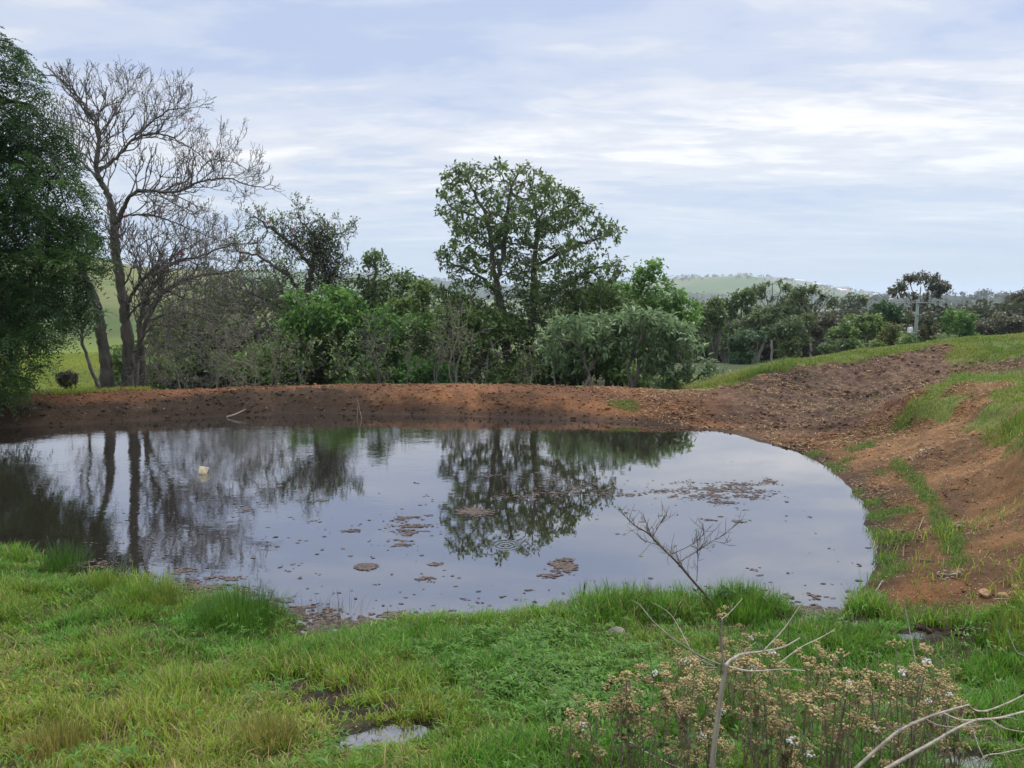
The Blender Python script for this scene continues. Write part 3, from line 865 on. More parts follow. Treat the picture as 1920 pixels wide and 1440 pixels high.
# ---- the bare coral tree on the left
def bare_coral():
    Y = 25.8
    def pl(L_, dy0=0.0, dy1=0.0):
        n = len(L_); return [at_y(a, b, Y + dy0 + (dy1 - dy0) * i / (n - 1)) for i, (a, b) in enumerate(L_)]
    b0 = gpt(238, Y)
    paths = [
        (pl([(240, 745), (240, 660), (236, 600), (228, 540), (218, 480), (214, 420)]), None, 0.24, 0.15),                     # 0 main trunk
        (pl([(214, 420), (205, 372), (190, 340), (180, 315), (186, 255), (172, 220), (150, 185), (128, 160)], 0, -.8), 0, 0.14, 0.03),
        (pl([(180, 320), (215, 300), (250, 262), (290, 250), (330, 262), (375, 290)], 0, .9), 1, 0.075, 0.02),
        (pl([(250, 262), (285, 228), (320, 205), (350, 205)], .4, -.6), 2, 0.04, 0.015),
        (pl([(214, 425), (232, 390), (245, 368), (272, 356), (330, 360), (370, 342), (420, 335), (470, 348)], 0, -1.6), 0, 0.095, 0.02),
        (pl([(370, 342), (375, 318), (400, 300), (440, 305)], -1.2, -.6), 4, 0.03, 0.014),
        (pl([(220, 430), (236, 405), (290, 405), (345, 425), (395, 445)], 0, 1.2), 0, 0.06, 0.018),
        (pl([(195, 345), (160, 310), (130, 275), (118, 225)], 0, 1.2), 1, 0.05, 0.016),
        (pl([(235, 590), (255, 540), (300, 500), (370, 482), (440, 456)], 0, -1.0), 0, 0.085, 0.025),
        (pl([(252, 742), (258, 660), (280, 590), (310, 545), (360, 520), (420, 512)], .5, 1.6), None, 0.15, 0.03),             # second trunk
        (pl([(266, 742), (268, 680), (262, 620), (275, 560), (300, 520)], .2, -.5), None, 0.15, 0.05),
        (pl([(203, 745), (199, 690), (192, 640), (187, 600), (178, 560), (150, 500), (130, 430)], -.3, -1.), None, 0.27, 0.07),  # thick left trunk
        (pl([(190, 735), (170, 690), (155, 640), (152, 600), (140, 560)], .2, .6), None, 0.09, 0.03),                            # thin leaning stem
        (pl([(262, 640), (290, 610), (340, 620), (400, 660), (450, 700)], -.3, -1.8), 10, 0.045, 0.015),
        (pl([(250, 660), (270, 650), (280, 670), (285, 690), (310, 705)], -.3, -1.2), 0, 0.035, 0.014),
        (pl([(282, 600), (330, 585), (390, 600), (440, 640)], .6, -1.2), 9, 0.045, 0.015),
        (pl([(300, 500), (340, 470), (380, 450)], 0, .5), 8, .03, .014),
        (pl([(270, 640), (300, 655), (350, 690), (385, 722)], -.2, -1.6), 10, .03, .012), (pl([(310, 545), (350, 560), (400, 580), (455, 590)], .4, -.8), 9, .045, .014), (pl([(236, 600), (262, 570), (290, 560), (330, 572)], 0, -1), 0, .045, .014), (pl([(228, 540), (250, 500), (262, 460), (300, 440)], 0, .6), 0, .04, .014),
        (pl([(186, 255), (215, 215), (235, 170)], 0, .6), 1, 0.04, 0.014),
    ]
    g = np.random.default_rng(3)
    root = thing("coral_tree", "tall leafless coral tree with several grey trunks behind the bank at left", "tree", b0)
    tb, tw, pale, ends = Tubes(), Tubes(), Tubes(), []
    for k, (pts, att, r0, r1) in enumerate(paths):
        S = smooth_path(pts, 7); m = len(S); S[2:-1] += g.normal(size=(m - 3, 3)) * .018
        rr = np.linspace(r0, r1, m) * .86 * (1 + .07 * g.normal(size=m)); tb.add(S, rr)
        ln = np.r_[0, np.cumsum(np.linalg.norm(np.diff(S, axis=0), axis=1))]
        low = k in (13, 14, 15)
        f0 = {0: .72, 9: .5, 10: .55, 11: .72, 12: .5}.get(k, .22)
        d_ = f0 * ln[-1]; sg = 1
        while d_ < ln[-1]:
            f = d_ / ln[-1]; i = min(int(np.searchsorted(ln, d_)), m - 2); t = nrm(S[i + 1] - S[i])
            pr = nrm(np.cross(t, (0, 1., 0)) * sg * g.uniform(.4, 1.2) + np.array((0, g.uniform(-1, 1), 0)) + (0, 0, .35 if not low else -.1))
            fractal(pale if low else tw, S[i], nrm(t * .75 + pr * .9), g.uniform(.42, .80) * (1.15 - .45 * f), float(np.clip(rr[i] * .5, .011, .026)), 3, g, ends, .3 if not low else .02)
            d_ += g.uniform(.08, .17); sg = -sg
        if r1 < .045: fractal(tw, S[-1], nrm(S[-1] - S[-2]), .42, max(r1, .012), 3, g, ends, .12)
    link("trunk", tb.mesh("trunk", M_BARK, b0), root); link("twigs", tw.mesh("twigs", M_TWIGGREY, b0), root); link("twigs", pale.mesh("twigs", M_BARK_PALE, b0), root)
    E = np.array([e for e, _ in ends]); print("coral ends", len(E))
    for nm, cnt, per, c1, c2, sz in (("blossoms", 12, 8, (.42, .03, .02), (.26, .02, .02), .11), ("leaves", 900, 1, (.06, .10, .03), (.12, .17, .05), .09)):
        i = np.repeat(g.choice(len(E), min(cnt, len(E)), replace=False), per); n = len(i)
        V, q = leaf_quads(E[i] + .02 * g.normal(size=(n, 3)), nrm(g.normal(size=(n, 3)) + (0, 0, .3)), nrm(g.normal(size=(n, 3))), sz * g.uniform(.5, 1.2, n), sz * .4 * np.ones(n))
        link(nm, mk_mesh(nm, V - b0, q, None, np.repeat(noncol(np.array(c1), np.array(c2), g.random(n)), 4, 0), M_LEAF), root)
bare_coral()

# ---- the dark feathery tree leaning in at the left edge
def fern_fronds(root, base, P, par, tips, g):
    d = np.zeros_like(P); ok = par >= 0; d[ok] = nrm(P[ok] - P[par[ok]])
    sel = np.where((tips <= 3) & ok)[0]
    i = np.repeat(sel, 5); m = len(i)
    p0 = P[i] + g.normal(size=(m, 3)) * .07
    ax = nrm(d[i] * .5 + nrm(g.normal(size=(m, 3)) * (1, 1, .5)) + (0, 0, -.25))
    ln = .38 + .32 * g.random(m)
    t = np.clip(.95 * (fbm(p0[:, 0] - p0[:, 1], p0[:, 2] * 1.4, .75, 3, 9) * 2 - .62) + .3 * g.random(m), 0, 1)
    cb = noncol(A3(.014, .040, .012), A3(.055, .125, .028), t)
    pos, dr, up, LL, WW, cc = [], [], [], [], [], []
    side = nrm(np.cross(ax, nrm(np.array((0, 0, 1.)) + .4 * g.normal(size=(m, 3)))))
    nz = np.cross(side, ax)
    K = 7
    for k in range(K):
        f = (k + .6) / K
        pk = p0 + ax * (ln * f)[:, None] + np.array((0, 0, -1.)) * (ln * f * f * .42)[:, None]
        for sgn in (-1, 1):
            pos.append(pk); dr.append(nrm(side * sgn + ax * .75 + np.array((0, 0, -.25)) + .15 * g.normal(size=(m, 3)))); up.append(nz)
            LL.append((.10 + .05 * g.random(m)) * (1.1 - .6 * f)); WW.append(.034 + .012 * g.random(m)); cc.append(cb * (.8 + .4 * g.random((m, 1))))
    V, q = leaf_quads(np.concatenate(pos), np.concatenate(dr), np.concatenate(up), np.concatenate(LL), np.concatenate(WW), .1, .1)
    link("crown", mk_mesh("crown", V - base, q, None, np.repeat(np.concatenate(cc), 4, 0), M_LEAF), root)
def dark_tree():
    Y = 20.0
    b = gpt(-300, Y); b[2] = float(ground_z(b[0], b[1]))
    top = lambda a, c, y=Y: at_y(a, c, y)
    paths = [([b, b + (.1, 0, 2), top(-270, 420), top(-200, 250), top(-110, 90), top(-40, 60)], None),
             ([top(-270, 420), top(-150, 330), top(0, 300), top(110, 340)], 0), ([top(-275, 470), top(-150, 450), top(20, 470), top(150, 500)], 0),
             ([top(-280, 560), top(-150, 560, 19.4), top(20, 600, 19.0), top(70, 660, 19)], 0), ([top(-200, 250), top(-100, 200), top(20, 190), top(70, 200)], 0)]
    blobs = [B(-10, 135, Y, 75, 1.6, 75), B(50, 250, Y, 70, 1.7, 85), B(-60, 300, Y, 150, 2.4, 150), B(95, 370, Y - .2, 70, 1.6, 85), B(130, 470, Y - .2, 62, 1.5, 75), B(95, 560, Y - .4, 75, 1.5, 60),
             B(20, 470, Y, 120, 2.2, 140), B(-100, 520, Y, 150, 2.4, 180), B(30, 640, 19.0, 62, 1.2, 62), B(10, 715, 18.6, 35, .9, 40), B(-60, 690, 19.0, 90, 1.5, 70), B(70, 610, 19.0, 55, 1, 45), B(-250, 300, Y + .5, 150, 2.5, 200)]
    make_tree("feathery_tree", "dark green feathery tree leaning over the water at the left edge", "tree", b, paths, blobs, 8, n_attr=6200, step=.23, kill=.29, r_tip=.007, r_base=.26,
              bark=M_BARK_DARK, shell=.45, jit=.25, trop=(0, 0, -.12), extra=fern_fronds, cap=12000)
dark_tree()

# ---- the trees and thicket behind the far bank
G_THICK = "thicket of trees and shrubs behind the far bank"
LEAF = lambda c1, c2, k=7, Ln=.16, Wd=.085, spread=.24, **kw: dict(dict(k=k, spread=spread, Ln=Ln, Wd=Wd, c1=c1, c2=c2), **kw)
DKG = ((.025, .046, .017), (.088, .14, .042))
MDG = ((.034, .066, .018), (.135, .205, .052))
BRG = ((.033, .082, .019), (.13, .25, .052))
GRY = ((.058, .100, .044), (.16, .235, .108))
OLV = ((.038, .060, .024), (.125, .165, .066))
BRN = ((.042, .048, .030), (.115, .115, .068))
def stems(px, Y, tops, g, dy=.5):
    b = gpt(px, Y)
    out = []
    for tx, ty in tops:
        e = at_y(tx, ty, Y + g.uniform(-dy, dy)); s = b + (g.uniform(-.25, .25), g.uniform(-.2, .2), -.1)
        m1 = s + (e - s) * .35 + np.array((g.uniform(-.2, .2), g.uniform(-.15, .15), .25)); m2 = s + (e - s) * .7 + np.array((g.uniform(-.2, .2), g.uniform(-.15, .15), .1))
        out.append(([s, m1, m2, e], None))
    return b, out
def plant(name, label, cat, px, Y, tops, blobs, seed, col=MDG, bark=None, n_attr=420, step=.2, kill=.34, r_tip=.006, r_base=.06, k=8, Ln=.15, Wd=.08, group=None, dy=.5, paths=None, **kw):
    g = np.random.default_rng(seed)
    n_attr, kill, step, k = int(n_attr * 1.5), kill * .92, step * .9, (int(k * 2.5) if k > 3 else k)
    Ln, Wd = Ln * 1.18, Wd * 1.12
    b, p = stems(px, Y, tops, g, dy)
    lkw = {a: kw.pop(a) for a in ('maxtips', 'droop', 'keep', 'upb', 'spread', 'patch') if a in kw}
    return make_tree(name, label, cat, b, paths or p, blobs, seed, n_attr=n_attr, step=step, kill=kill, r_tip=r_tip, r_base=r_base, bark=bark or M_BARK,
                     leaf=LEAF(*col, k=k, Ln=Ln, Wd=Wd, **dict(dict(spread=.26, maxtips=3, cvar=.38), **lkw)), group=group, **kw)

# big leafy coral tree in the middle
YS = 1.40
def middle_tree():
    Y = 26.6
    T = lambda a, c, dy=0: at_y(a, c, Y + dy)
    b = gpt(960, Y)
    paths = [([T(955, 740), T(952, 660), T(945, 600), T(930, 530), T(922, 470), T(915, 420), T(895, 370), T(868, 330)], None),
             ([T(985, 740, .6), T(992, 660, .7), T(1000, 580, .8), T(1003, 500, .8), T(1008, 430, .8), T(1020, 380, .5)], None),
             ([T(930, 530), T(945, 470, -.5), T(950, 400, -.8), T(960, 340, -1)], 0), ([T(915, 420), T(880, 400, .5), T(850, 390, .9), T(825, 360, 1)], 0),
             ([T(1008, 430, .8), T(1045, 400, .4), T(1080, 380, 0), T(1110, 390, 0)], 1), ([T(1003, 500, .8), T(1060, 470, .2), T(1110, 450, -.4), T(1150, 440, -.6)], 1),
             ([T(940, 560), T(900, 520, -.4), T(860, 500, -.9), T(830, 490, -1)], 0), ([T(1000, 570, .8), T(1070, 530, .2), T(1130, 500, -.3), T(1175, 500, -.5)], 1),
             ([T(1008, 430, .8), T(1000, 370, 1), T(985, 330, 1.2)], 1), ([T(942, 590), T(880, 570, -.5), T(840, 560, -.9)], 0)]
    blobs = [B(868, 335, Y, 40, 1.6, 32), B(845, 390, Y + .3, 34, 1.4, 40), B(930, 335, Y - .3, 55, 1.8, 32), B(990, 345, Y, 55, 1.8, 36), B(1045, 385, Y, 60, 1.8, 42), B(900, 410, Y, 70, 2, 50), B(980, 420, Y, 80, 2.2, 60),
             B(1080, 430, Y, 65, 1.9, 45), B(1130, 440, Y - .3, 42, 1.3, 32), B(850, 485, Y - .4, 36, 1.5, 42), B(860, 545, Y - .6, 50, 1.5, 30), B(930, 500, Y, 70, 2, 55), B(1020, 510, Y, 90, 2.2, 60),
             B(1130, 505, Y - .3, 52, 1.4, 38), B(1000, 590, Y, 110, 2.2, 55), B(900, 600, Y - .5, 65, 1.6, 45), B(1160, 425, Y, 14, .5, 14), B(1080, 580, Y, 80, 1.8, 45)]
    make_tree("coral_tree", "big leafy coral tree with a domed crown, tallest at the middle of the bank", "tree", b, paths, blobs, 21, n_attr=5600, step=.17, kill=.215, r_tip=.0085, r_base=.165, bark=M_BARK,
              leaf=LEAF((.038, .070, .023), (.12, .18, .055), k=7, Ln=.165, Wd=.085, spread=.15, maxtips=3, keep=.85, cvar=.4), shell=.3, jit=.3, trop=(0, 0, .1), extra=flowers((.45, .04, .02), 8, .14, "blossoms"), cap=14000)
middle_tree()

def vine_mass(px, py, Y, rx, rz, n):
    def f(root, base, P, par, tips, g):
        c = at_y(px, py, Y); s = Y * YS / FPX
        pos = c + nrm(g.normal(size=(n, 3))) * (g.random(n) ** .5)[:, None] * np.array((rx * s, .8, rz * s))
        V, q = leaf_quads(pos, nrm(g.normal(size=(n, 3)) + (0, 0, -.8)), nrm(g.normal(size=(n, 3)) + (0, 0, .5)), .10 + .08 * g.random(n), .06 + .04 * g.random(n))
        cc = noncol(A3(.034, .046, .022), A3(.09, .105, .055), g.random(n))
        link("vine", mk_mesh("vine", V - base, q, None, np.repeat(cc, 4, 0), M_LEAF), root)
    return f
def vine_tree():
    Y = 28.0
    T = lambda a, c, dy=0: at_y(a, c, Y + dy)
    b = gpt(580, Y)
    paths = [([T(575, 745), T(572, 650), T(575, 560), T(585, 500), T(600, 450), T(610, 425)], None), ([T(585, 500), T(550, 460), T(510, 430), T(480, 408)], 0), ([T(575, 560), T(530, 510, -.6), T(480, 480, -.9), T(440, 470, -1)], 0),
             ([T(600, 450), T(570, 420), T(555, 400)], 0), ([T(600, 460), T(630, 440, .4), T(660, 430, .6)], 0), ([T(578, 570), T(620, 520, .5), T(645, 480, .8)], 0), ([T(540, 745, .6), T(545, 660, .8), T(540, 580, .8), T(525, 530, .9)], None),
             ([T(575, 600), T(500, 560, -.8), T(440, 540, -1.2)], 0)]
    blobs = [B(500, 410, Y, 42, 1.4, 25), B(560, 420, Y, 50, 1.5, 28), B(620, 440, Y, 40, 1.4, 28), B(652, 432, Y, 18, .6, 16), B(470, 460, Y, 55, 1.5, 45), B(560, 480, Y, 75, 1.6, 50), B(630, 500, Y, 45, 1.4, 40), B(470, 540, Y - .4, 80, 1.6, 50), B(560, 560, Y, 80, 1.6, 50)]
    def ex(root, base, P, par, tips, g):
        vine_mass(607, 470, Y, 34, 52, 2300)(root, base, P, par, tips, g)
        vine_mass(560, 450, Y, 40, 34, 900)(root, base, P, par, tips, g)
        vine_mass(615, 530, Y, 45, 50, 1500)(root, base, P, par, tips, g)
        tw, ends = Tubes(), []
        for k, (pts, att) in enumerate(paths):
            S = smooth_path(pts, 7); m = len(S); i = int(m * (.55 if att is None else .2))
            while i < m - 1:
                t = nrm(S[i + 1] - S[i]); pr = nrm(g.normal(size=3) + (0, 0, .3))
                fractal(tw, S[i], nrm(t * .8 + pr * .8), g.uniform(.28, .48), .018, 3, g, ends, .1, rmin=.008); i += 1 if g.random() < .7 else 2
        link("twigs", tw.mesh("twigs", bark_vine, base), root)
        E = np.array([e for e, _ in ends]); n = 1500; i = g.integers(0, len(E), n)
        V, q = leaf_quads(E[i] + .08 * g.normal(size=(n, 3)), nrm(g.normal(size=(n, 3))), nrm(g.normal(size=(n, 3)) + (0, 0, 1)), g.uniform(.10, .2, n), g.uniform(.06, .1, n))
        link("leaves", mk_mesh("leaves", V - base, q, None, np.repeat(noncol(A3(.05, .085, .025), A3(.13, .19, .055), g.random(n)), 4, 0), M_LEAF), root)
        flowers((.40, .03, .03), 14, .15, "blossoms")(root, base, P, par, tips, g)
    make_tree("coral_tree", "twiggy half bare coral tree smothered in dark hanging vine", "tree", b, paths, blobs, 31, n_attr=3000, step=.15, kill=.23, r_tip=.008, r_base=.17, bark=bark_vine, leaf=LEAF((.045, .075, .022), (.10, .15, .045), k=2, Ln=.13, Wd=.06, spread=.15, keep=.6, maxtips=1),
              shell=.2, jit=.4, trop=(0, 0, .08), extra=ex, cap=14000)
bark_vine = bark_mat("brownish_bark", (.055, .047, .042), (.165, .142, .125))
vine_tree()

plant("small_tree", "bright green rounded young tree with a thin crooked pale trunk", "tree", 640, 25.2, [(600, 560), (560, 560), (660, 580)],
      [B(560, 555, 25.2, 26, .9, 30), B(620, 565, 25.2, 50, 1.2, 30), B(600, 600, 25.2, 60, 1.3, 36), B(650, 590, 25.2, 40, 1.1, 34), B(560, 610, 25.2, 36, 1., 34), B(690, 640, 25.3, 22, .8, 22)], 41, BRG, M_BARK_PALE, n_attr=520, r_base=.085, k=11, spread=.26,
      paths=[([at_y(648, 745, 25.2), at_y(642, 700, 25.2), at_y(632, 640, 25.2), at_y(640, 600, 25.2), at_y(636, 570, 25.2)], None), ([at_y(634, 640, 25.2), at_y(600, 610, 25.), at_y(570, 575, 25)], 0), ([at_y(640, 600, 25.2), at_y(665, 580, 25.4), at_y(680, 600, 25.5)], 0)])
plant("sapling", "slim sapling of light green leaves with pale forking branches", "tree", 722, 25.0, [(760, 610)],
      [B(720, 600, 25, 34, 1, 26), B(770, 605, 25, 38, .9, 18), B(730, 640, 25, 40, 1., 24), B(700, 665, 25, 40, .9, 30), B(750, 680, 25, 36, .8, 24)], 42, ((.035, .09, .022), (.115, .215, .05)), M_BARK_PALE, n_attr=330, r_base=.055, k=7,
      paths=[([at_y(720, 745, 25), at_y(721, 690, 25), at_y(726, 640, 25), at_y(718, 590, 25)], None), ([at_y(724, 640, 25), at_y(760, 625, 24.8), at_y(803, 598, 24.6)], 0), ([at_y(724, 650, 25), at_y(700, 625, 25.2), at_y(690, 600, 25.3)], 0)])
plant("tree", "dark open tree with a spiky top left of the big leafy tree", "tree", 715, 29.5, [(705, 480), (690, 520), (760, 530), (720, 560)],
      [B(705, 490, 29.5, 28, 1, 26), B(690, 540, 29.5, 45, 1.3, 34), B(745, 530, 29.5, 45, 1.2, 28), B(720, 590, 29.5, 70, 1.6, 40), B(735, 505, 29.5, 18, .7, 14)], 43, DKG, n_attr=620, r_base=.13, k=7, kill=.32)
plant("tree", "mid green tree filling the gap left of the big domed crown", "tree", 790, 28.0, [(790, 540), (760, 570), (820, 590)],
      [B(795, 545, 28, 30, 1.1, 24), B(770, 580, 28, 50, 1.3, 34), B(820, 610, 28, 45, 1.3, 36), B(780, 640, 28, 60, 1.4, 40), B(840, 660, 28, 40, 1.2, 36)], 44, MDG, n_attr=520, r_base=.12, k=10)
plant("shrub", "leafy green shrub in front of the big tree's grey trunk", "shrub", 900, 25.0, [(870, 590), (900, 600), (940, 610)],
      [B(860, 590, 25, 48, 1.1, 28), B(920, 610, 25, 45, 1.1, 28), B(870, 640, 25, 58, 1.3, 34), B(840, 690, 25, 50, 1.1, 30)], 45, MDG, n_attr=460, k=11)
plant("shrub", "low dark shrub at the foot of the big tree's trunk", "shrub", 935, 24.6, [(930, 690), (960, 700)], [B(920, 705, 24.6, 34, .8, 20), B(980, 690, 25.3, 40, .8, 35)], 46, MDG, n_attr=150, k=10)
plant("tree", "dense bright green tree top rising behind the grey green bushes", "tree", 1215, 28.5, [(1180, 560), (1230, 540), (1270, 570), (1200, 590)],
      [B(1190, 560, 28.5, 60, 1.6, 30), B(1240, 560, 28.5, 45, 1.4, 28), B(1150, 590, 28.5, 60, 1.5, 36), B(1250, 605, 28.5, 55, 1.5, 34), B(1180, 625, 28.5, 80, 1.6, 34), B(1285, 585, 28.5, 32, 1.1, 30), B(1130, 545, 28.3, 40, 1.2, 22)], 47, BRG, n_attr=950, r_base=.14, k=10)
plant("sapling", "thin sapling poking out with flat sprays of leaves right of the domed crown", "tree", 1200, 27.4, [(1215, 510)],
      [B(1220, 502, 27.4, 30, .6, 10), B(1200, 520, 27.4, 26, .6, 10), B(1245, 522, 27.4, 20, .5, 9)], 48, BRG, n_attr=110, r_base=.05, k=9,
      paths=[([gpt(1200, 27.4), at_y(1195, 620, 27.4), at_y(1200, 560, 27.4), at_y(1213, 522, 27.4), at_y(1235, 495, 27.4)], None), ([at_y(1205, 540, 27.4), at_y(1230, 528, 27.2), at_y(1262, 516, 27.)], 0)])
YS = 1.16
TOB = dict(col=GRY, bark=M_BARK_PALE, k=5, Ln=.21, Wd=.07, droop=.25, upb=1.2, spread=.2, jit=.4, shell=.2, r_tip=.008, group="grey green bushes at the bank's end", kill=.3, maxtips=2)
plant("bush", "grey green bush on a pale forked trunk below the domed tree", "bush", 1090, 24.0, [(1050, 600)],
      [B(1040, 625, 24, 30, .7, 16), B(1085, 610, 24, 50, 1.1, 24), B(1140, 610, 24, 50, 1.1, 26), B(1120, 645, 24, 55, 1., 24), B(1040, 670, 24, 26, .6, 24)], 51, n_attr=480, r_base=.085,
      paths=[([gpt(1095, 24), at_y(1100, 715, 24), at_y(1107, 690, 24), at_y(1118, 655, 24), at_y(1150, 620, 24)], None), ([at_y(1103, 705, 24), at_y(1098, 680, 23.8), at_y(1085, 650, 23.6), at_y(1050, 632, 23.4)], 0), ([at_y(1105, 695, 24), at_y(1120, 660, 24.4), at_y(1110, 620, 24.5)], 0)], **TOB)
plant("bush", "widest grey green bush, many thin grey stems, beneath the bright tree top", "bush", 1190, 24.2, [(1180, 620), (1210, 610), (1240, 640), (1160, 650), (1220, 660)],
      [B(1200, 600, 24.2, 60, 1.2, 26), B(1180, 640, 24.2, 60, 1.2, 34), B(1250, 620, 24.2, 45, 1.1, 30), B(1240, 665, 24.2, 50, 1.1, 34)], 52, n_attr=620, r_base=.06, **TOB)
plant("bush", "lower grey green bush sloping down to the grass at the ridge's foot", "bush", 1280, 24.0, [(1270, 650), (1300, 660), (1320, 690), (1250, 690)],
      [B(1280, 640, 24., 38, 1., 34), B(1305, 680, 24, 40, .9, 30), B(1335, 695, 23.8, 25, .7, 20), B(1250, 700, 24, 50, .9, 26)], 53, n_attr=460, r_base=.05, **TOB)
YS = 1.36
YS = 1.36
plant("tree", "layered green tree merging into the domed crown's lower right side", "tree", 1140, 27.5, [(1110, 560), (1160, 560), (1190, 590)],
      [B(1110, 560, 27.5, 55, 1.4, 26), B(1165, 575, 27.5, 50, 1.3, 26), B(1090, 600, 27.3, 55, 1.4, 26), B(1180, 615, 27.5, 55, 1.3, 26), B(1120, 640, 27.3, 60, 1.3, 26)], 54, MDG, n_attr=520, r_base=.1, k=9, kill=.36)
plant("tree", "layered leafy tree below the left side of the domed crown", "tree", 880, 27.0, [(850, 570), (890, 580), (930, 600)],
      [B(850, 565, 27, 36, 1.1, 18), B(890, 585, 27, 46, 1.2, 20), B(850, 615, 26.8, 50, 1.2, 20), B(930, 630, 26.8, 50, 1.2, 22), B(880, 655, 26.6, 60, 1.2, 22)], 55, MDG, n_attr=460, r_base=.09, k=9, kill=.36)
# understory shrubs along the back of the bank
und = [("leafy screen shrub between the coral tree's two trunk groups", 228, 27.5, 30, 650, MDG), ("low shrub at the foot of the coral tree's right hand trunks", 285, 24.4, 36, 668, MDG), ("glossy green shrub under the bare coral tree's drooping twigs", 300, 25.6, 75, 650, MDG), ("dark shrub in shadow between bare twigs and vine tree", 385, 26.4, 80, 610, DKG), ("low leafy shrub with yellowish tips beneath the vine tree", 455, 25.2, 70, 660, MDG),
       ("rounded green shrub left of the crooked thin trunk", 530, 25.8, 65, 640, MDG), ("dark leafy shrub behind the crooked thin trunk", 610, 26.4, 70, 640, DKG), ("spreading low shrub right of the crooked thin trunk", 690, 24.8, 60, 680, MDG),
       ("tall dark green shrub under the spiky topped tree", 745, 26.8, 75, 620, DKG), ("low broad shrub with light leaves beside the slim sapling", 800, 24.8, 65, 665, ((.03, .085, .022), (.10, .20, .05))), ("dark shrub tucked behind the trunk of the big tree", 1010, 28, 85, 630, DKG),
       ("deep green shrub behind the pale forked bush", 1075, 26.6, 80, 640, DKG), ("leafy shrub behind the widest grey green bush", 1170, 26.4, 80, 620, MDG), ("shrub at the far left of the thicket beside the coral trunks", 262, 27.2, 55, 660, DKG)]
for j, (lb, px, Y, wd, top, c) in enumerate(und):
    g = np.random.default_rng(100 + j)
    bl = [B(px + g.uniform(-.5, .5) * wd, top + (735 - top) * f, Y + g.uniform(-.4, .4), wd * g.uniform(.45, .75), 1.1, (735 - top) * .3) for f in (.18, .3, .5, .7, .85)]
    plant("shrub", lb, "shrub", px, Y, [(px + o * wd, top + 30) for o in (-.6, -.2, .25, .6)], bl, 110 + j, c, n_attr=380, k=9, group=G_THICK, bark=M_BARK_DARK if j % 2 else M_BARK, kill=.33)
# dry twiggy bushes that fill the space behind the bare coral tree
for j, (lb, px, Y, wd, top) in enumerate((("tangle of brown bare twigs behind the coral tree's low limbs", 360, 27, 85, 500), ("bare brown twiggy bush left of the vine covered tree", 450, 27.5, 80, 500), ("dry twiggy bush with a few leaves below the vine mass", 520, 27.2, 80, 560), ("bare grey bush between the coral tree's trunks and the twig tangle", 300, 26.6, 60, 540))):
    g = np.random.default_rng(140 + j)
    bl = [B(px + g.uniform(-.4, .4) * wd, top + (720 - top) * f, Y, wd * .75, 1.2, (730 - top) * .28) for f in (.2, .45, .7)]
    plant("bush", lb, "bush", px, Y, [(px + o * wd, top + 25) for o in (-.7, -.35, 0, .35, .7)], bl, 150 + j, ((.05, .07, .022), (.12, .15, .045)), bark_vine, n_attr=1900, step=.15, kill=.2, r_tip=.0075, r_base=.06, k=2, Ln=.12, Wd=.055, keep=.35, maxtips=1, jit=.45, shell=.15, group=G_THICK, cap=12000)
for j, (lb, px, Y, wd, top, c) in enumerate((("hazy grey green tree seen between the coral tree's trunks and the twig tangle", 300, 36, 50, 560, OLV), ("hazy olive tree far behind the brown twig tangle", 372, 38, 60, 520, OLV), ("grey green tree behind the vine covered tree's left side", 450, 37, 60, 505, OLV),
        ("tall dim tree behind the vine covered tree", 535, 38, 60, 500, DKG), ("dim green tree in the gap right of the vine covered tree", 650, 37, 60, 545, DKG), ("dim green tree behind the slim sapling", 745, 38, 60, 560, MDG), ("dim tree behind the big tree's lower trunk", 930, 38, 75, 600, DKG), ("dim tree behind the big tree's right side", 1060, 38, 75, 590, DKG), ("dim olive tree behind the pale forked bush", 1140, 36, 60, 605, OLV))):
    g = np.random.default_rng(600 + j)
    bl = [B(px + g.uniform(-.5, .5) * wd, top + (735 - top) * f, Y, wd * g.uniform(.5, .7), 1.2, (735 - top) * .2) for f in (.12, .25, .45, .65, .85)]
    plant("tree", lb, "tree", px, Y, [(px + o * wd, top + 20) for o in (-.5, -.1, .4)], bl, 610 + j, c, n_attr=330, k=8, group=G_THICK, kill=.36, step=.24, r_base=.09, spread=.34)
def bare_sapling(px, Y, top, seed):
    g = np.random.default_rng(seed); b = gpt(px, Y); tb, ends = Tubes(), []
    for q in range(int(g.integers(1, 4))):
        e = at_y(px + g.uniform(-28, 28), top + g.uniform(0, 40), Y + g.uniform(-.3, .3))
        S = smooth_path([b + (g.uniform(-.2, .2), g.uniform(-.1, .1), -.1), b + (e - b) * .4 + g.normal(size=3) * .16, b + (e - b) * .75 + g.normal(size=3) * .16, e], 6)
        rr = np.linspace(.045, .014, len(S)) * g.uniform(.7, 1.1); tb.add(S, rr)
        for i in range(6, len(S) - 1):
            if g.random() < .75: fractal(tb, S[i], nrm(S[i + 1] - S[i] + g.normal(size=3) * .35), g.uniform(.35, .65), .012, 2, g, ends, .2, rmin=.0075)
    root = thing("sapling", "thin bare grey sapling tangled among the green shrubs behind the bank", "sapling", b, "bare saplings in the thicket")
    link("trunk", tb.mesh("trunk", M_BARK_PALE if seed % 2 else M_TWIGGREY, b), root)
    E = np.array([e for e, _ in ends]); n = 160; i = g.integers(0, len(E), n)
    V, q = leaf_quads(E[i] + .1 * g.normal(size=(n, 3)), nrm(g.normal(size=(n, 3))), nrm(g.normal(size=(n, 3)) * .5 + (0, 0, 1)), g.uniform(.1, .2, n), g.uniform(.06, .1, n))
    link("crown", mk_mesh("crown", V - b, q, None, np.repeat(noncol(A3(.07, .12, .03), A3(.19, .28, .07), g.random(n)), 4, 0), M_LEAF), root)
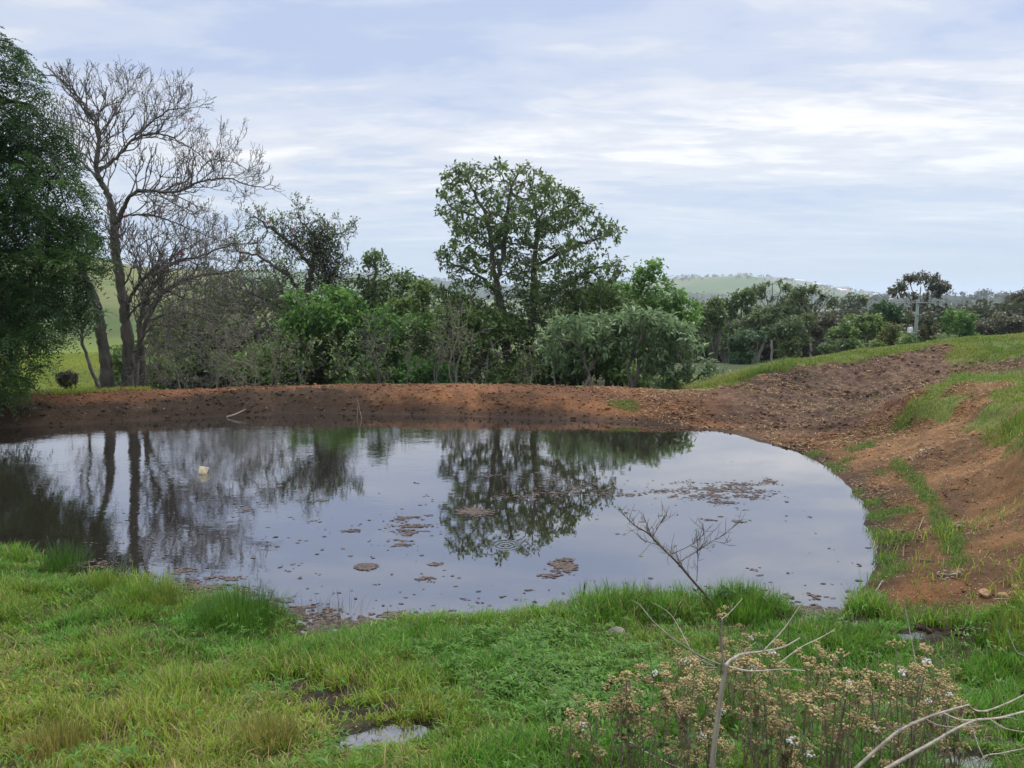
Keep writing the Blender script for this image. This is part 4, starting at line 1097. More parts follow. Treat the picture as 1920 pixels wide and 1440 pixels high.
for j, (px, top) in enumerate(((330, 590), (395, 560), (470, 590), (505, 620), (560, 640), (672, 640), (705, 600), (760, 600), (815, 610), (850, 560), (905, 640), (1000, 640), (1042, 600))):
    bare_sapling(px, 22.6 + .35 * (j % 3), top, 700 + j)
YS = 1.0
# small round dark bush standing in the left field
plant("bush", "small round dark bush on a short stem in the bright left field", "bush", 127, 31, [(115, 705), (127, 700), (140, 705)], [B(127, 712, 31, 19, .42, 15)], 161, ((.020, .018, .012), (.055, .045, .03)), M_BARK_DARK, n_attr=260, step=.07, kill=.10, k=8, Ln=.08, Wd=.03, r_tip=.005, r_base=.05, spread=.1, droop=-.4)

# ---- the wood in the valley right of the pond
def dome(px, py, Y, rx, rz, g, n=11, dep=None):
    s = Y / FPX; out = []
    for k in range(n):
        a = (k + .5) / n * math.pi
        rr = g.uniform(.72, .92)
        out.append(B(px + rx * rr * -math.cos(a) + g.uniform(-.1, .1) * rx, py + rz * (.35 - 1.25 * math.sin(a) * rr), Y + g.uniform(-.6, .6) * rx * s, rx * .24, rx * .3 * s, rz * .2))
    return out
wood = [  # label, px, top, bottom of crown, half width, Y, colours, form
    ("olive brown gum nearest the green tree top, at the wood's left end", 1338, 566, 660, 42, 66, OLV, 'round'), ("dark green rounded tree left of the two domed gums", 1385, 552, 625, 34, 78, DKG, 'round'),
    ("domed gum with bare pale limbs, left of a matching pair", 1448, 520, 575, 44, 92, OLV, 'dome'), ("domed gum with bare pale limbs, right of a matching pair", 1522, 532, 590, 44, 88, OLV, 'dome'),
    ("small umbrella gum standing alone above the far paddock", 1602, 543, 572, 26, 150, OLV, 'dome'), ("tall umbrella shaped gum rising behind the power pole", 1726, 508, 572, 52, 96, BRN, 'dome'),
    ("bushy dark tree below the umbrella gum's crown", 1712, 585, 640, 44, 90, BRN, 'round'), ("tall rounded dark green tree left of the power pole", 1662, 566, 640, 36, 68, ((.02, .05, .02), (.05, .105, .035)), 'round'),
    ("broad leafy green tree beside the ridge, left of the rounded dark one", 1606, 588, 665, 52, 62, MDG, 'round'), ("small green tree with flat sprays in front of the pole", 1705, 622, 668, 26, 56, MDG, 'round'),
    ("olive yellow bush with bronze tips left of the pole", 1668, 608, 660, 34, 58, ((.04, .058, .018), (.12, .125, .03)), 'round'), ("narrow dark cone shaped tree right of the power pole", 1742, 592, 655, 22, 58, ((.022, .035, .016), (.07, .075, .028)), 'round'),
    ("bright green coral tree between the dark cone and the brown gums", 1792, 572, 645, 38, 62, BRG, 'round'), ("brown grey gum at the top of the grassy ridge", 1846, 600, 640, 34, 78, BRN, 'round'),
    ("brown grey gum right of the ridge top one", 1898, 590, 640, 42, 72, BRN, 'round'), ("gum with a small flat topped crown at the right edge", 1912, 542, 600, 30, 100, BRN, 'dome'),
    ("grey gum with many pale upright stems in the middle of the wood", 1480, 596, 665, 50, 64, OLV, 'gum'), ("olive gum with loose clumps behind the pale stems", 1420, 582, 650, 50, 72, OLV, 'gum'),
    ("soft grey green shrub low in front of the wood", 1398, 625, 680, 40, 55, ((.03, .06, .028), (.075, .12, .055)), 'round'), ("brown leaved tree right of the pale stemmed gum", 1545, 600, 660, 34, 68, BRN, 'gum'),
    ("low dark shrub under the brown leaved tree", 1562, 642, 676, 36, 58, DKG, 'round'), ("low green shrub against the grassy rise", 1630, 640, 668, 40, 56, MDG, 'round'), ("small grey shrub at the ridge beneath the coral tree", 1775, 628, 655, 30, 55, OLV, 'round'),
    ("pair topped gum filling the back between the domed gums", 1486, 560, 620, 40, 100, OLV, 'round'), ("dark tree behind the olive gum at the left", 1360, 590, 660, 40, 84, DKG, 'round')]
for j, (lb, px, tp, bt, hw, Y, c, form) in enumerate(wood):
    g = np.random.default_rng(200 + j); s = Y / FPX
    if px < 1570 and form != 'dome': tp -= 9
    if form == 'dome':
        bl = dome(px, (tp + bt) / 2 + 2, Y, hw, (bt - tp) / 2, g)
        tops = [(px + o * hw, tp + 14 + 16 * abs(o)) for o in (-.75, -.4, 0, .4, .75)]
    else:
        hh = (bt - tp) / 2
        bl = [B(px + g.uniform(-.55, .55) * hw, tp + hh * f, Y + g.uniform(-.5, .5) * hw * s, hw * g.uniform(.4, .62), hw * s * .6, hh * .34) for f in (.3, .45, .7, .9, 1.2, 1.5, 1.75)]
        tops = [(px + o * hw, tp + hh * .7) for o in (-.5, -.2, .15, .5)]
    b = gpt(px, Y)
    if form == 'dome':
        mid = b + (at_y(px, bt, Y) - b) * .8
        paths = [([b, b + (mid - b) * .5, mid], None)] + [([mid, mid + (at_y(a, e, Y + g.uniform(-.5, .5) * hw * s) - mid) * .5 + np.array((0, 0, .2)), at_y(a, e, Y)], 0) for a, e in tops]
    else: paths = None
    plant("gum_tree" if c in (OLV, BRN) and form != 'round' or form == 'dome' else ("shrub" if bt - tp < 56 else "tree"), lb, "tree" if bt - tp >= 56 or form == 'dome' else "shrub", px, Y, tops, bl, 230 + j, c, M_BARK_GUM if form != 'round' else M_BARK,
          n_attr=400 if form != 'dome' else 500, step=.42 * Y / 70, kill=.62 * Y / 70, r_tip=.03, r_base=.15, k=15 if form != 'dome' else 12, Ln=.27 * Y / 70, Wd=.16 * Y / 70, spread=(.42 if form != 'dome' else .36) * Y / 70, paths=paths, dy=1.5, patch=2.5, group="trees of the valley wood", upb=1.2)

# ------------------------------------------------------------------ far woods, houses, pole
def distant_woods():
    g = np.random.default_rng(77)
    pts = []
    def scatter(n, t0, t1, r0, r1, cond):
        th, r = np.radians(g.uniform(t0, t1, n)), np.exp(g.uniform(math.log(r0), math.log(r1), n))
        x, y = r * np.sin(th), r * np.cos(th)
        k = cond(x, y, np.degrees(th), r)
        pts.append(np.c_[x, y][k])
    scatter(2600, 11, 37, 105, 340, lambda x, y, t, r: (fbm(x, y, 1 / 60, 3, 81) > .40) & ((r < 230) | (fbm(x, y, 1 / 90, 2, 82) > .5)) & ~((t > 20.5) & (t < 24) & (r > 150)))
    scatter(9000, -36, 38, 420, 3300, lambda x, y, t, r: (fbm(x, y, 1 / 420, 4, 75) > .555) | ((t > 24) & (abs(r - 1250) < 330) & (fbm(x, y, 1 / 120, 3, 83) > .3)) | ((abs(r - 2680) < 240) & (t > 8) & (t < 30) & (fbm(x, y, 1 / 150, 3, 84) > np.where(t > 14, .36, .45))))
    scatter(900, -34, -14, 120, 420, lambda x, y, t, r: fbm(x, y, 1 / 60, 3, 85) > .62)
    scatter(1500, -12, 20, 500, 1500, lambda x, y, t, r: np.abs(fbm(x, y, 1 / 330, 2, 86) - .5) < .018)
    P = np.concatenate(pts); r = np.hypot(P[:, 0], P[:, 1]); n = len(P)
    h = (5 + 6 * g.random(n)) * np.interp(r, [100, 300, 3000], [.75, .9, 1.35]); wd = h * (.45 + .3 * g.random(n))
    K = np.where(r < 180, 420, np.where(r < 350, 200, 34))
    i = np.repeat(np.arange(n), K); m = len(i)
    d = nrm(g.normal(size=(m, 3)) + (0, 0, .25)); rr = .55 + .45 * g.random(m)
    lump = 1 + .35 * (fbm(d[:, 0] * 2 + i, d[:, 2] * 2 + d[:, 1] * 2, 1.0, 2, 3) * 2 - 1)
    c = np.c_[P, hfar(P[:, 0], P[:, 1])][i]
    pos = c + d * (rr * lump)[:, None] * np.c_[wd, wd, h * .42][i] + np.c_[0 * h, 0 * h, h * .55][i]
    L_ = np.where(r < 180, .07, np.where(r < 350, .10, .28))[i] * h[i] * (.6 + .8 * g.random(m))
    V, q = leaf_quads(pos, nrm(g.normal(size=(m, 3))), nrm(d + .6 * g.normal(size=(m, 3))), L_, L_ * .7)
    t = g.random(n)[i] * .6 + .4 * g.random(m)
    cc = noncol(A3(.030, .042, .022), A3(.085, .10, .05), t)
    tag(link("distant_woods", mk_mesh("distant_woods", V, q, None, np.repeat(cc, 4, 0), M_LEAF)), kind="stuff")
distant_woods()

def plain_mat(name, c, rough=.7, metal=0.0, nscale=8.0, var=.15):
    m, t, out = new_mat(name)
    tc = N(t, 'ShaderNodeTexCoord'); n = N(t, 'ShaderNodeTexNoise'); n.inputs['Scale'].default_value = nscale; n.inputs['Detail'].default_value = 5
    t.links.new(tc.outputs['Object'], n.inputs[0])
    r = ramp(t, [(.3, tuple(v * (1 - var) for v in c)), (.7, tuple(min(1, v * (1 + var)) for v in c))]); t.links.new(n.outputs[0], r.inputs[0])
    p = N(t, 'ShaderNodeBsdfPrincipled'); p.inputs['Roughness'].default_value = rough; p.inputs['Metallic'].default_value = metal
    t.links.new(r.outputs[0], p.inputs['Base Color']); t.links.new(p.outputs[0], out.inputs[0])
    return m
M_WHITE = plain_mat("painted_wall", (.72, .70, .66), .7, 0, .3)
M_ROOFS = [plain_mat("pale_roof", (.55, .55, .54), .6, 0, .3), plain_mat("tile_roof", (.30, .16, .11), .8, 0, .3), plain_mat("slate_roof", (.16, .17, .19), .7, 0, .3)]
def house_mesh(w_, d_, h_, rf, roof):
    V = [(sx * w_ / 2, sy * d_ / 2, z) for z in (-2, h_) for sx, sy in ((-1, -1), (1, -1), (1, 1), (-1, 1))]
    V += [(-w_ / 2, 0, h_ + rf), (w_ / 2, 0, h_ + rf)]
    e = .5
    k = len(V)
    V += [(-w_ / 2 - e, -d_ / 2 - e, h_ - .25), (w_ / 2 + e, -d_ / 2 - e, h_ - .25), (w_ / 2 + e, 0, h_ + rf + .1), (-w_ / 2 - e, 0, h_ + rf + .1), (w_ / 2 + e, d_ / 2 + e, h_ - .25), (-w_ / 2 - e, d_ / 2 + e, h_ - .25)]
    me = mk_mesh("house", V, [(0, 1, 5, 4), (1, 2, 6, 5), (2, 3, 7, 6), (3, 0, 4, 7), (k, k + 1, k + 2, k + 3), (k + 3, k + 2, k + 4, k + 5)], [(4, 7, 8), (5, 9, 6)], None, M_WHITE)
    me.materials.append(roof)
    for p in (4, 5): me.polygons[p].material_index = 1
    return me
hm = [house_mesh(22, 12, 5.5, 3, M_ROOFS[0]), house_mesh(17, 11, 4.5, 3, M_ROOFS[1]), house_mesh(26, 13, 7, 3, M_ROOFS[2])]
def far_house(px, r, k, label, group, rot):
    th = math.atan((px - 960) / FPX); x, y = r * math.sin(th), r * math.cos(th)
    o = link("house", hm[k], None, (x, y, float(hfar(x, y)) + .5)); o.rotation_euler = (0, 0, rot)
    tag(o, label, "house", group)
g = np.random.default_rng(5)
for k in range(30):
    far_house(g.uniform(1380, 1668), g.uniform(2440, 2660), k % 3, "tiny pale house among trees along the crest of the far hill", "houses on the far hill", g.uniform(-.6, .6))
for k in range(14):
    far_house(g.uniform(1630, 1700), g.uniform(2100, 2500), k % 3, "tiny pale house in the far town below the end of the hill", "houses in the far town", g.uniform(-.6, .6))
far_house(1585, 300, 0, "pale roofed farm shed seen just left of the lone umbrella gum", None, .3)
far_house(1622, 420, 1, "tiny white farmhouse in the paddock right of the lone umbrella gum", None, -.2)

def box(V, Q, c, sx, sy, sz, rot=0.0):
    n = len(V); cr, sr = math.cos(rot), math.sin(rot)
    for dz in (-1, 1):
        for dx, dy in ((-1, -1), (1, -1), (1, 1), (-1, 1)):
            x, y = dx * sx / 2, dy * sy / 2
            V.append((c[0] + x * cr - y * sr, c[1] + x * sr + y * cr, c[2] + dz * sz / 2))
    Q += [(n, n + 3, n + 2, n + 1), (n + 4, n + 5, n + 6, n + 7), (n, n + 1, n + 5, n + 4), (n + 1, n + 2, n + 6, n + 5), (n + 2, n + 3, n + 7, n + 6), (n + 3, n, n + 4, n + 7)]
def power_pole():
    Y = 72.0
    b = gpt(1716, Y); top = at_y(1719, 561, Y)
    root = thing("power_pole", "weathered greenish timber power pole with a crossarm and transformer among the trees", "power pole", b)
    M_POLE = bark_mat("treated_timber", (.17, .21, .18), (.32, .36, .32), 4, .85, .05)
    hgt = top[2] - b[2]
    t = Tubes(); t.add([(0, 0, -.5), (0, 0, hgt * .5), (0.02, 0, hgt)], [.19, .165, .13], 10); link("pole", t.mesh("pole", M_POLE), root)
    M_GREY = plain_mat("galvanised_metal", (.42, .44, .45), .45, .6); M_INS = plain_mat("insulator_glaze", (.30, .22, .17), .25)
    V, Q = [], []; box(V, Q, (0.05, -.24, hgt - .35), 2.5, .10, .11, .12); ca = link("crossarm", mk_mesh("crossarm", V, Q, None, None, M_POLE), root)
    V, Q = [], []; box(V, Q, (-.05, -.24, hgt - 1.5), .8, .08, .09, .12); link("crossarm", mk_mesh("crossarm", V, Q, None, None, M_POLE), root)
    for x in (-1.1, -.4, .45, 1.15):
        t = Tubes(); z0 = hgt - .27; y0 = -.24 + x * .12
        t.add([(x, y0, z0), (x, y0, z0 + .06), (x, y0, z0 + .1), (x, y0, z0 + .17), (x, y0, z0 + .2)], [.03, .03, .075, .06, .02], 8); link("insulator", t.mesh("insulator", M_INS), ca)
    t = Tubes(); t.add([(-.62, -.1, hgt - 3.9), (-.62, -.1, hgt - 3.85), (-.62, -.1, hgt - 2.8), (-.62, -.1, hgt - 2.75)], [.24, .27, .27, .2], 12); tr = link("transformer", t.mesh("transformer", M_GREY), root)
    t = Tubes()
    for x in (-.7, -.54): t.add([(x, -.1, hgt - 2.78), (x, -.1, hgt - 2.6), (x, -.1, hgt - 2.45)], [.03, .06, .02], 6)
    link("bushing", t.mesh("bushing", M_INS), tr)
    V, Q = [], []; box(V, Q, (-.3, -.08, hgt - 3.3), .5, .1, .12); link("bracket", mk_mesh("bracket", V, Q, None, None, M_GREY), root)
    # wires sag away to the left
    wires = Tubes()
    M_WIRE = plain_mat("cable", (.10, .10, .11), .5, .4)
    for k, x in enumerate((-1.1, .45)):
        a = b + np.array((x, -.24 + x * .12, hgt - .07)); e = at_y(1290 + 12 * k, 606 + 6 * k, 92.0)
        s = np.linspace(0, 1, 24); Pp = a + (e - a) * s[:, None]; Pp[:, 2] -= 1.1 * 4 * s * (1 - s) * .35
        w_ = Tubes(); w_.add(Pp, .022 * np.ones(24), 4)
        o = link("power_line", w_.mesh("power_line", M_WIRE)); tag(o, ("upper" if k == 0 else "lower") + " power wire running from the pole's crossarm left across the wood", "wire", "power wires")
power_pole()
def mast():
    b = at_y(1893, 556, 640); b[2] = float(hfar(b[0], b[1]))
    t = Tubes(); t.add([(0, 0, 0), (0, 0, 16), (0, 0, 34)], [.5, .4, .2], 6)
    o = link("radio_mast", t.mesh("radio_mast", plain_mat("mast_steel", (.35, .33, .33), .6, .3)), None, b); tag(o, "thin radio mast on the skyline near the right edge", "mast")
mast()

# ------------------------------------------------------------------ grass
def in_view(x, y, z, mx=300, my=260):
    px, py = to_px(np.stack([x, y, z], -1))
    return (px > -mx) & (px < 1920 + mx) & (py < 1440 + my)
PXS, PYS = None, None
def grass_color(x, y, g):
    n = len(x)
    px, py = to_px(np.stack([x, y, hbase(x, y)], -1))
    pn = fbm(x, y, 1.1, 3, 91); p2 = fbm(x, y, 3.5, 2, 92)
    yel = np.clip(sstep(.7, -2.2, x) * sstep(7.2, 4.8, y) * 1.0 + sstep(4.2, 5.4, x) * .7 + (pn - .5) * 1.3, 0, 1)
    c = noncol(A3(.064, .162, .013), A3(.165, .225, .022), yel)
    c = noncol(c, A3(.075, .21, .022), sstep(.55, .75, p2) * (1 - yel) * .8)
    dry = g.random(n) < (.05 + .17 * yel)
    c = np.where(dry[:, None], noncol(A3(.32, .26, .10), A3(.20, .15, .07), g.random(n)), c)
    return 1.3 * c * (.45 + 1.1 * g.random(n))[:, None]
def near_grass():
    g = np.random.default_rng(61)
    n = 1050000
    x, y = g.uniform(-10, 11, n), 2.6 + 7.6 * g.random(n) ** 1.15
    z0 = hbase(x, y); sdv = bil(SD, x, y)
    k = in_view(x, y, z0, 900, 420) & (sdv > -.10)
    x, y, sdv = x[k], y[k], sdv[k]
    den = (1 - .97 * dirt_mask(x, y)) * (1 - .93 * mud_mask(x, y)) * np.maximum(sstep(.9, 1.25, pud_all(x, y)), .34 * sstep(.35, .7, fbm(x, y, 9, 2, 33))) * (.16 + .84 * sstep(.34, .54, fbm(x, y, 3.4, 3, 93)))
    den *= np.where(sdv < .12, .45, 1)
    k = g.random(len(x)) < den
    x, y, sdv = x[k], y[k], sdv[k]; n = len(x)
    z = ground_z(x, y) - .01
    cl = fbm(x, y, 1.7, 3, 94); c2 = fbm(x, y, 5, 2, 95)
    ln = (.05 + .11 * sstep(.35, .75, cl) + .05 * c2) * (.55 + .8 * g.random(n)) * (1 + .45 * sstep(1.2, .2, sdv) * sstep(-6.5, -5, x))
    ln *= np.where(y < 4.6, .85, 1)
    col = grass_color(x, y, g)
    lean = np.clip(.30 + .75 * g.random(n) + .35 * sstep(.5, .3, cl), .1, 1.35)
    az = 2 * math.pi * fbm(x, y, 1.5, 2, 96) * 2 + g.normal(size=n) * 1.8
    V, q, t, c = blades(x, y, z, ln, (.0042 + .0058 * g.random(n)) * (1 + .05 * y), lean, az, col, noncol(col, A3(.25, .22, .08), .35 * g.random(n)))
    m = 18000
    xt, yt = g.uniform(-8, 7, m), 2.8 + 6.4 * g.random(m)
    kt = (bil(SD, xt, yt) > .05) & (g.random(m) < (1 - dirt_mask(xt, yt)) * (.15 + .85 * sstep(.45, .62, fbm(xt, yt, 1.3, 3, 88))) * (.35 + .65 * sstep(1, -2, xt))) & (pud_all(xt, yt) > 1.2)
    xt, yt = xt[kt], yt[kt]; m = len(xt)
    ct = noncol(A3(.36, .28, .12), A3(.15, .11, .055), g.random(m)) * (.7 + .6 * g.random((m, 1)))
    t4 = blades(xt, yt, ground_z(xt, yt) + .05 * g.random(m), .07 + .13 * g.random(m), .004 + .004 * g.random(m), .9 + .55 * g.random(m), g.uniform(0, 6.3, m), ct)
    k0 = len(V); V = np.concatenate([V, t4[0]]); q = np.concatenate([q, t4[1] + k0]); t = np.concatenate([t, t4[2] + k0]); c = np.concatenate([c, t4[3]])
    print("near blades", n, m)
    tag(link("grass", mk_mesh("grass", V, q, t, c, M_GRASS)), kind="stuff")
near_grass()
def far_grass():
    g = np.random.default_rng(62)
    # grazed rise on the right, ridge top and the tall strip at the bank's end
    n = 400000
    x, y = g.uniform(6.2, 26, n), g.uniform(5.5, 29, n)
    k = in_view(x, y, hbase(x, y), 800) & (bil(SD, x, y) > .3)
    x, y = x[k], y[k]
    dm = dirt_mask(x, y)
    k = g.random(len(x)) < (1 - dm) * (.3 + .7 * sstep(.3, .55, fbm(x, y, 1.4, 3, 97))) + .012
    x, y = x[k], y[k]; n = len(x)
    z = ground_z(x, y) - .01
    tall = sstep(23, 24.5, y) * sstep(10.5, 8.5, x)
    ln = (.04 + .10 * fbm(x, y, 1.2, 3, 98)) * (.6 + .8 * g.random(n)) * (1 + 2.2 * tall)
    c = noncol(A3(.080, .19, .022), A3(.20, .24, .042), np.clip(fbm(x, y, .5, 3, 99) * 1.8 - .45 + .3 * g.random(n), 0, 1)) * (.75 + .5 * g.random(n))[:, None]
    c = np.where((g.random(n) < .14)[:, None], A3(.34, .27, .14), c)
    a1 = blades(x, y, z, ln, .006 + .010 * g.random(n) + .0004 * y, .25 + .75 * g.random(n), g.uniform(0, 6.3, n), c)
    print("right blades", n)
    o = link("grass", mk_mesh("grass", *a1[:3], a1[3], M_GRASS)); tag(o, kind="stuff")
    # left field beyond the bank
    n = 90000
    r, th = g.uniform(25, 62, n), np.radians(g.uniform(-42, -26.5, n))
    x, y = r * np.sin(th), r * np.cos(th)
    z = np.where((x > GX0 + .5) & (y < GY1 - .5), hbase(x, y), hfar(x, y)) - .02
    c = noncol(A3(.15, .23, .028), A3(.26, .28, .05), np.clip(fbm(x, y, .25, 3, 99) * 1.6 - .3 + .3 * g.random(n), 0, 1)) * (.8 + .4 * g.random(n))[:, None]
    a1 = blades(x, y, z, (.10 + .12 * g.random(n)), .02 + .02 * g.random(n), .4 + .7 * g.random(n), g.uniform(0, 6.3, n), c)
    o = link("grass", mk_mesh("grass", *a1[:3], a1[3], M_GRASS)); tag(o, kind="stuff")
    # green strips and tufts growing on the bare soil
    n = 160000
    x, y = g.uniform(2.5, 10.5, n), g.uniform(5.8, 25, n)
    k = (g.random(n) < green_on_dirt(x, y)) & (bil(SD, x, y) > -.06)
    x, y = x[k], y[k]; n = len(x)
    z = ground_z(x, y) - .01
    c = noncol(A3(.05, .15, .018), A3(.14, .22, .035), g.random(n)) * (.7 + .6 * g.random(n))[:, None]
    a1 = blades(x, y, z, (.05 + .10 * g.random(n)), .006 + .006 * g.random(n), .3 + .8 * g.random(n), g.uniform(0, 6.3, n), c)
    print("strip blades", n)
    o = link("grass", mk_mesh("grass", *a1[:3], a1[3], M_GRASS)); tag(o, kind="stuff")
far_grass()
def groundcover():
    g = np.random.default_rng(63)
    pg = hits([(790, 1225), (930, 1180), (1090, 1180), (1230, 1230), (1250, 1330), (1100, 1390), (930, 1370), (820, 1310)])
    n = 4800
    x, y = g.uniform(pg[:, 0].min(), pg[:, 0].max(), n), g.uniform(pg[:, 1].min(), pg[:, 1].max(), n)
    d = np.where(in_poly(pg, x, y), -1, 1) * poly_dist(pg, x, y) + .5 * (fbm(x, y, 3, 2, 64) - .5)
    k = (d < .05) & (g.random(n) < (.1 + .7 * sstep(.4, .62, fbm(x, y, 3, 3, 65))) * sstep(.1, -.4, d))
    x, y = x[k], y[k]
    m = 3000; xs, ys = g.uniform(-5, 6, m), 3.2 + 5.2 * g.random(m)
    k = (bil(SD, xs, ys) > .1) & (g.random(m) < (1 - dirt_mask(xs, ys)) * sstep(.48, .62, fbm(xs, ys, 1.8, 3, 66))) & (pud_all(xs, ys) > 1.1)
    x, y = np.r_[x, xs[k]], np.r_[y, ys[k]]
    i = np.repeat(np.arange(len(x)), 5); m = len(i)
    hh = (.05 + .11 * g.random(len(x)))[i]
    P = np.c_[x, y, ground_z(x, y)][i] + np.c_[0 * hh, 0 * hh, hh] + .008 * g.normal(size=(m, 3))
    az = g.uniform(0, 6.3, m)
    dr = np.c_[np.cos(az), np.sin(az), .25 + .5 * g.random(m)]
    V, q = leaf_quads(P, dr, np.tile((0, 0, 1.), (m, 1)), .04 + .045 * g.random(m), .011 + .009 * g.random(m), .2, .25)
    c = noncol(A3(.05, .15, .018), A3(.14, .27, .033), g.random(m)) * (.75 + .5 * g.random(m))[:, None]
    tag(link("ground_cover", mk_mesh("ground_cover", V, q, None, np.repeat(c, 4, 0), M_GRASS)), kind="stuff")
groundcover()
def tuft(px, py, n, ln, spread, cols, label, name="grass_tuft", cat="grass tuft", wd=.006, lean=.75, group=None, stiff=0.0, zoff=0.0):
    g = np.random.default_rng(int(px * 7 + py))
    b = hit(px, py); b[2] = max(float(ground_z(b[0], b[1])), -.03) + zoff
    a, r = g.uniform(0, 6.3, n), spread * g.random(n) ** .6
    x, y = r * np.cos(a), r * np.sin(a)
    z = np.maximum(ground_z(x + b[0], y + b[1]), -.05) - b[2] - .01
    c = noncol(np.array(cols[0]), np.array(cols[1]), g.random(n)) * (.7 + .6 * g.random(n))[:, None]
    aa = blades(x, y, z, ln * (.5 + .6 * g.random(n)), wd * (.7 + .6 * g.random(n)), (.08 + lean * g.random(n) * (r / spread + .2)) * (1 - stiff), a + .5 * g.normal(size=n), c)
    o = link(name, mk_mesh(name, *aa[:3], aa[3], M_GRASS), None, b); tag(o, label, cat, group)
DG = ((.036, .11, .015), (.085, .19, .024))
tuft(452, 1172, 1200, .37, .42, DG, "large dense dark green grass tuft at the pond's near edge, beside the muddy scum")
tuft(122, 1068, 480, .40, .26, ((.024, .075, .012), (.06, .14, .02)), "tall dark grass tuft standing out over the water at the left shore")
tuft(300, 1140, 600, .28, .22, ((.08, .15, .02), (.17, .21, .04)), "yellowish grass tuft on the muddy shore left of the large dark tuft")
tuft(205, 1120, 500, .3, .2, ((.08, .17, .02), (.15, .21, .03)), "light green grass tuft beside the tall dark tuft at the left shore")
tuft(1395, 1150, 900, .34, .34, ((.06, .17, .018), (.12, .24, .03)), "bright grass tuft at the water's edge under the leaning bare shrub")
tuft(610, 1165, 160, .28, .45, ((.06, .07, .03), (.10, .085, .04)), "thin brownish rushes standing in the scum right of the large tuft", "rushes", "rushes", .004, .5)
tuft(1220, 1140, 340, .26, .5, ((.035, .09, .03), (.07, .12, .045)), "fine upright rushes at the waterline left of the leaning shrub", "rushes", "rushes", .004, .3)
tuft(1092, 1128, 9, .34, .06, ((.03, .07, .02), (.05, .10, .03)), "pair of stiff broad reed blades at the near waterline, left one", "reeds", "reeds", .02, .35)
tuft(1146, 1132, 10, .32, .07, ((.03, .07, .02), (.05, .10, .03)), "clump of curved reed blades at the near waterline, right of the stiff pair", "reeds", "reeds", .016, .5)
tuft(1905, 1200, 500, .2, .32, ((.12, .19, .025), (.22, .24, .04)), "yellow green grass tuft at the right edge below the dirt track")
tuft(1905, 800, 420, .22, .5, ((.10, .19, .025), (.2, .25, .05)), "bright grass tuft overhanging the cut bank at the right edge", wd=.012)
tuft(100, 1400, 500, .2, .2, ((.16, .17, .03), (.28, .25, .07)), "matted straw yellow grass tuft at the bottom left")
tuft(500, 1400, 500, .2, .2, ((.16, .18, .03), (.28, .25, .07)), "pale yellow grass tuft near the bottom, left of the mud puddle")

# ------------------------------------------------------------------ litter and clods on the bare soil
def scatter_dirt(n, g, x0, x1, y0, y1, cond=None):
    x, y = g.uniform(x0, x1, n), g.uniform(y0, y1, n)
    k = (bil(SD, x, y) > .03) & in_view(x, y, hbase(x, y), 160) & (g.random(n) < dirt_mask(x, y))
    if cond is not None: k &= cond(x, y, g)
    return x[k], y[k]
def straw():
    g = np.random.default_rng(71)
    x1, y1 = scatter_dirt(60000, g, 2.5, 20, 16, 26, lambda x, y, g: g.random(len(x)) < .10 + .9 * sstep(.42, .66, fbm(x * 1.6 + y, y * 1.6, .8, 4, 72)))
    x2, y2 = scatter_dirt(90000, g, 3.2, 11, 6, 17, lambda x, y, g: g.random(len(x)) < .16 + .5 * sstep(.5, .7, fbm(x, y, 1.6, 3, 73)))
    x3, y3 = scatter_dirt(16000, g, -16, 5, 18, 25, lambda x, y, g: g.random(len(x)) < .25)
    x, y = np.r_[x1, x2, x3], np.r_[y1, y2, y3]; n = len(x)
    az = g.uniform(0, 6.3, n)
    d = np.c_[np.cos(az), np.sin(az), .22 * g.normal(size=n)]
    far = np.clip(y / 18, .5, 1.3)
    L_ = (.03 + .10 * g.random(n) ** 2) * far * np.where((y > 16) & (x > 2.5), 1.5, 1)
    P = np.c_[x, y, ground_z(x, y) + .008 + .012 * g.random(n)] - d * L_[:, None] / 2
    V, q = leaf_quads(P, d, nrm(np.array((0, 0, 1.)) + .3 * g.normal(size=(n, 3))), L_, (.008 + .013 * g.random(n)) * far * np.where(y > 15, 1.3, 1.0) * np.where(x < 4, .8, 1), .1, .05)
    c = noncol(A3(.50, .36, .21), A3(.20, .115, .06), g.random(n) ** 1.2) * (.7 + .6 * g.random(n))[:, None]
    print("straw", n)
    tag(link("straw_litter", mk_mesh("straw_litter", V, q, None, np.repeat(c, 4, 0), M_DRY)), kind="stuff")
straw()
ICO = None
def lumps(P, s, g, flat=.7, rough=.25):
    """irregular little lumps, 12 corners each"""
    global ICO
    if ICO is None:
        p = (1 + 5 ** .5) / 2
        v = np.array([(-1, p, 0), (1, p, 0), (-1, -p, 0), (1, -p, 0), (0, -1, p), (0, 1, p), (0, -1, -p), (0, 1, -p), (p, 0, -1), (p, 0, 1), (-p, 0, -1), (-p, 0, 1)], float)
        f = np.array([(0, 11, 5), (0, 5, 1), (0, 1, 7), (0, 7, 10), (0, 10, 11), (1, 5, 9), (5, 11, 4), (11, 10, 2), (10, 7, 6), (7, 1, 8), (3, 9, 4), (3, 4, 2), (3, 2, 6), (3, 6, 8), (3, 8, 9), (4, 9, 5), (2, 4, 11), (6, 2, 10), (8, 6, 7), (9, 8, 1)])
        ICO = (nrm(v), f)
    n = len(P); V = ICO[0][None] * (1 + rough * g.normal(size=(n, 12, 1))) * s[:, None, None] * (1 + .35 * g.normal(size=(n, 1, 3)).clip(-1, 1)) * np.array((1, 1, flat))
    V = V + P[:, None]
    return V.reshape(-1, 3), (ICO[1][None] + 12 * np.arange(n)[:, None, None]).reshape(-1, 3)
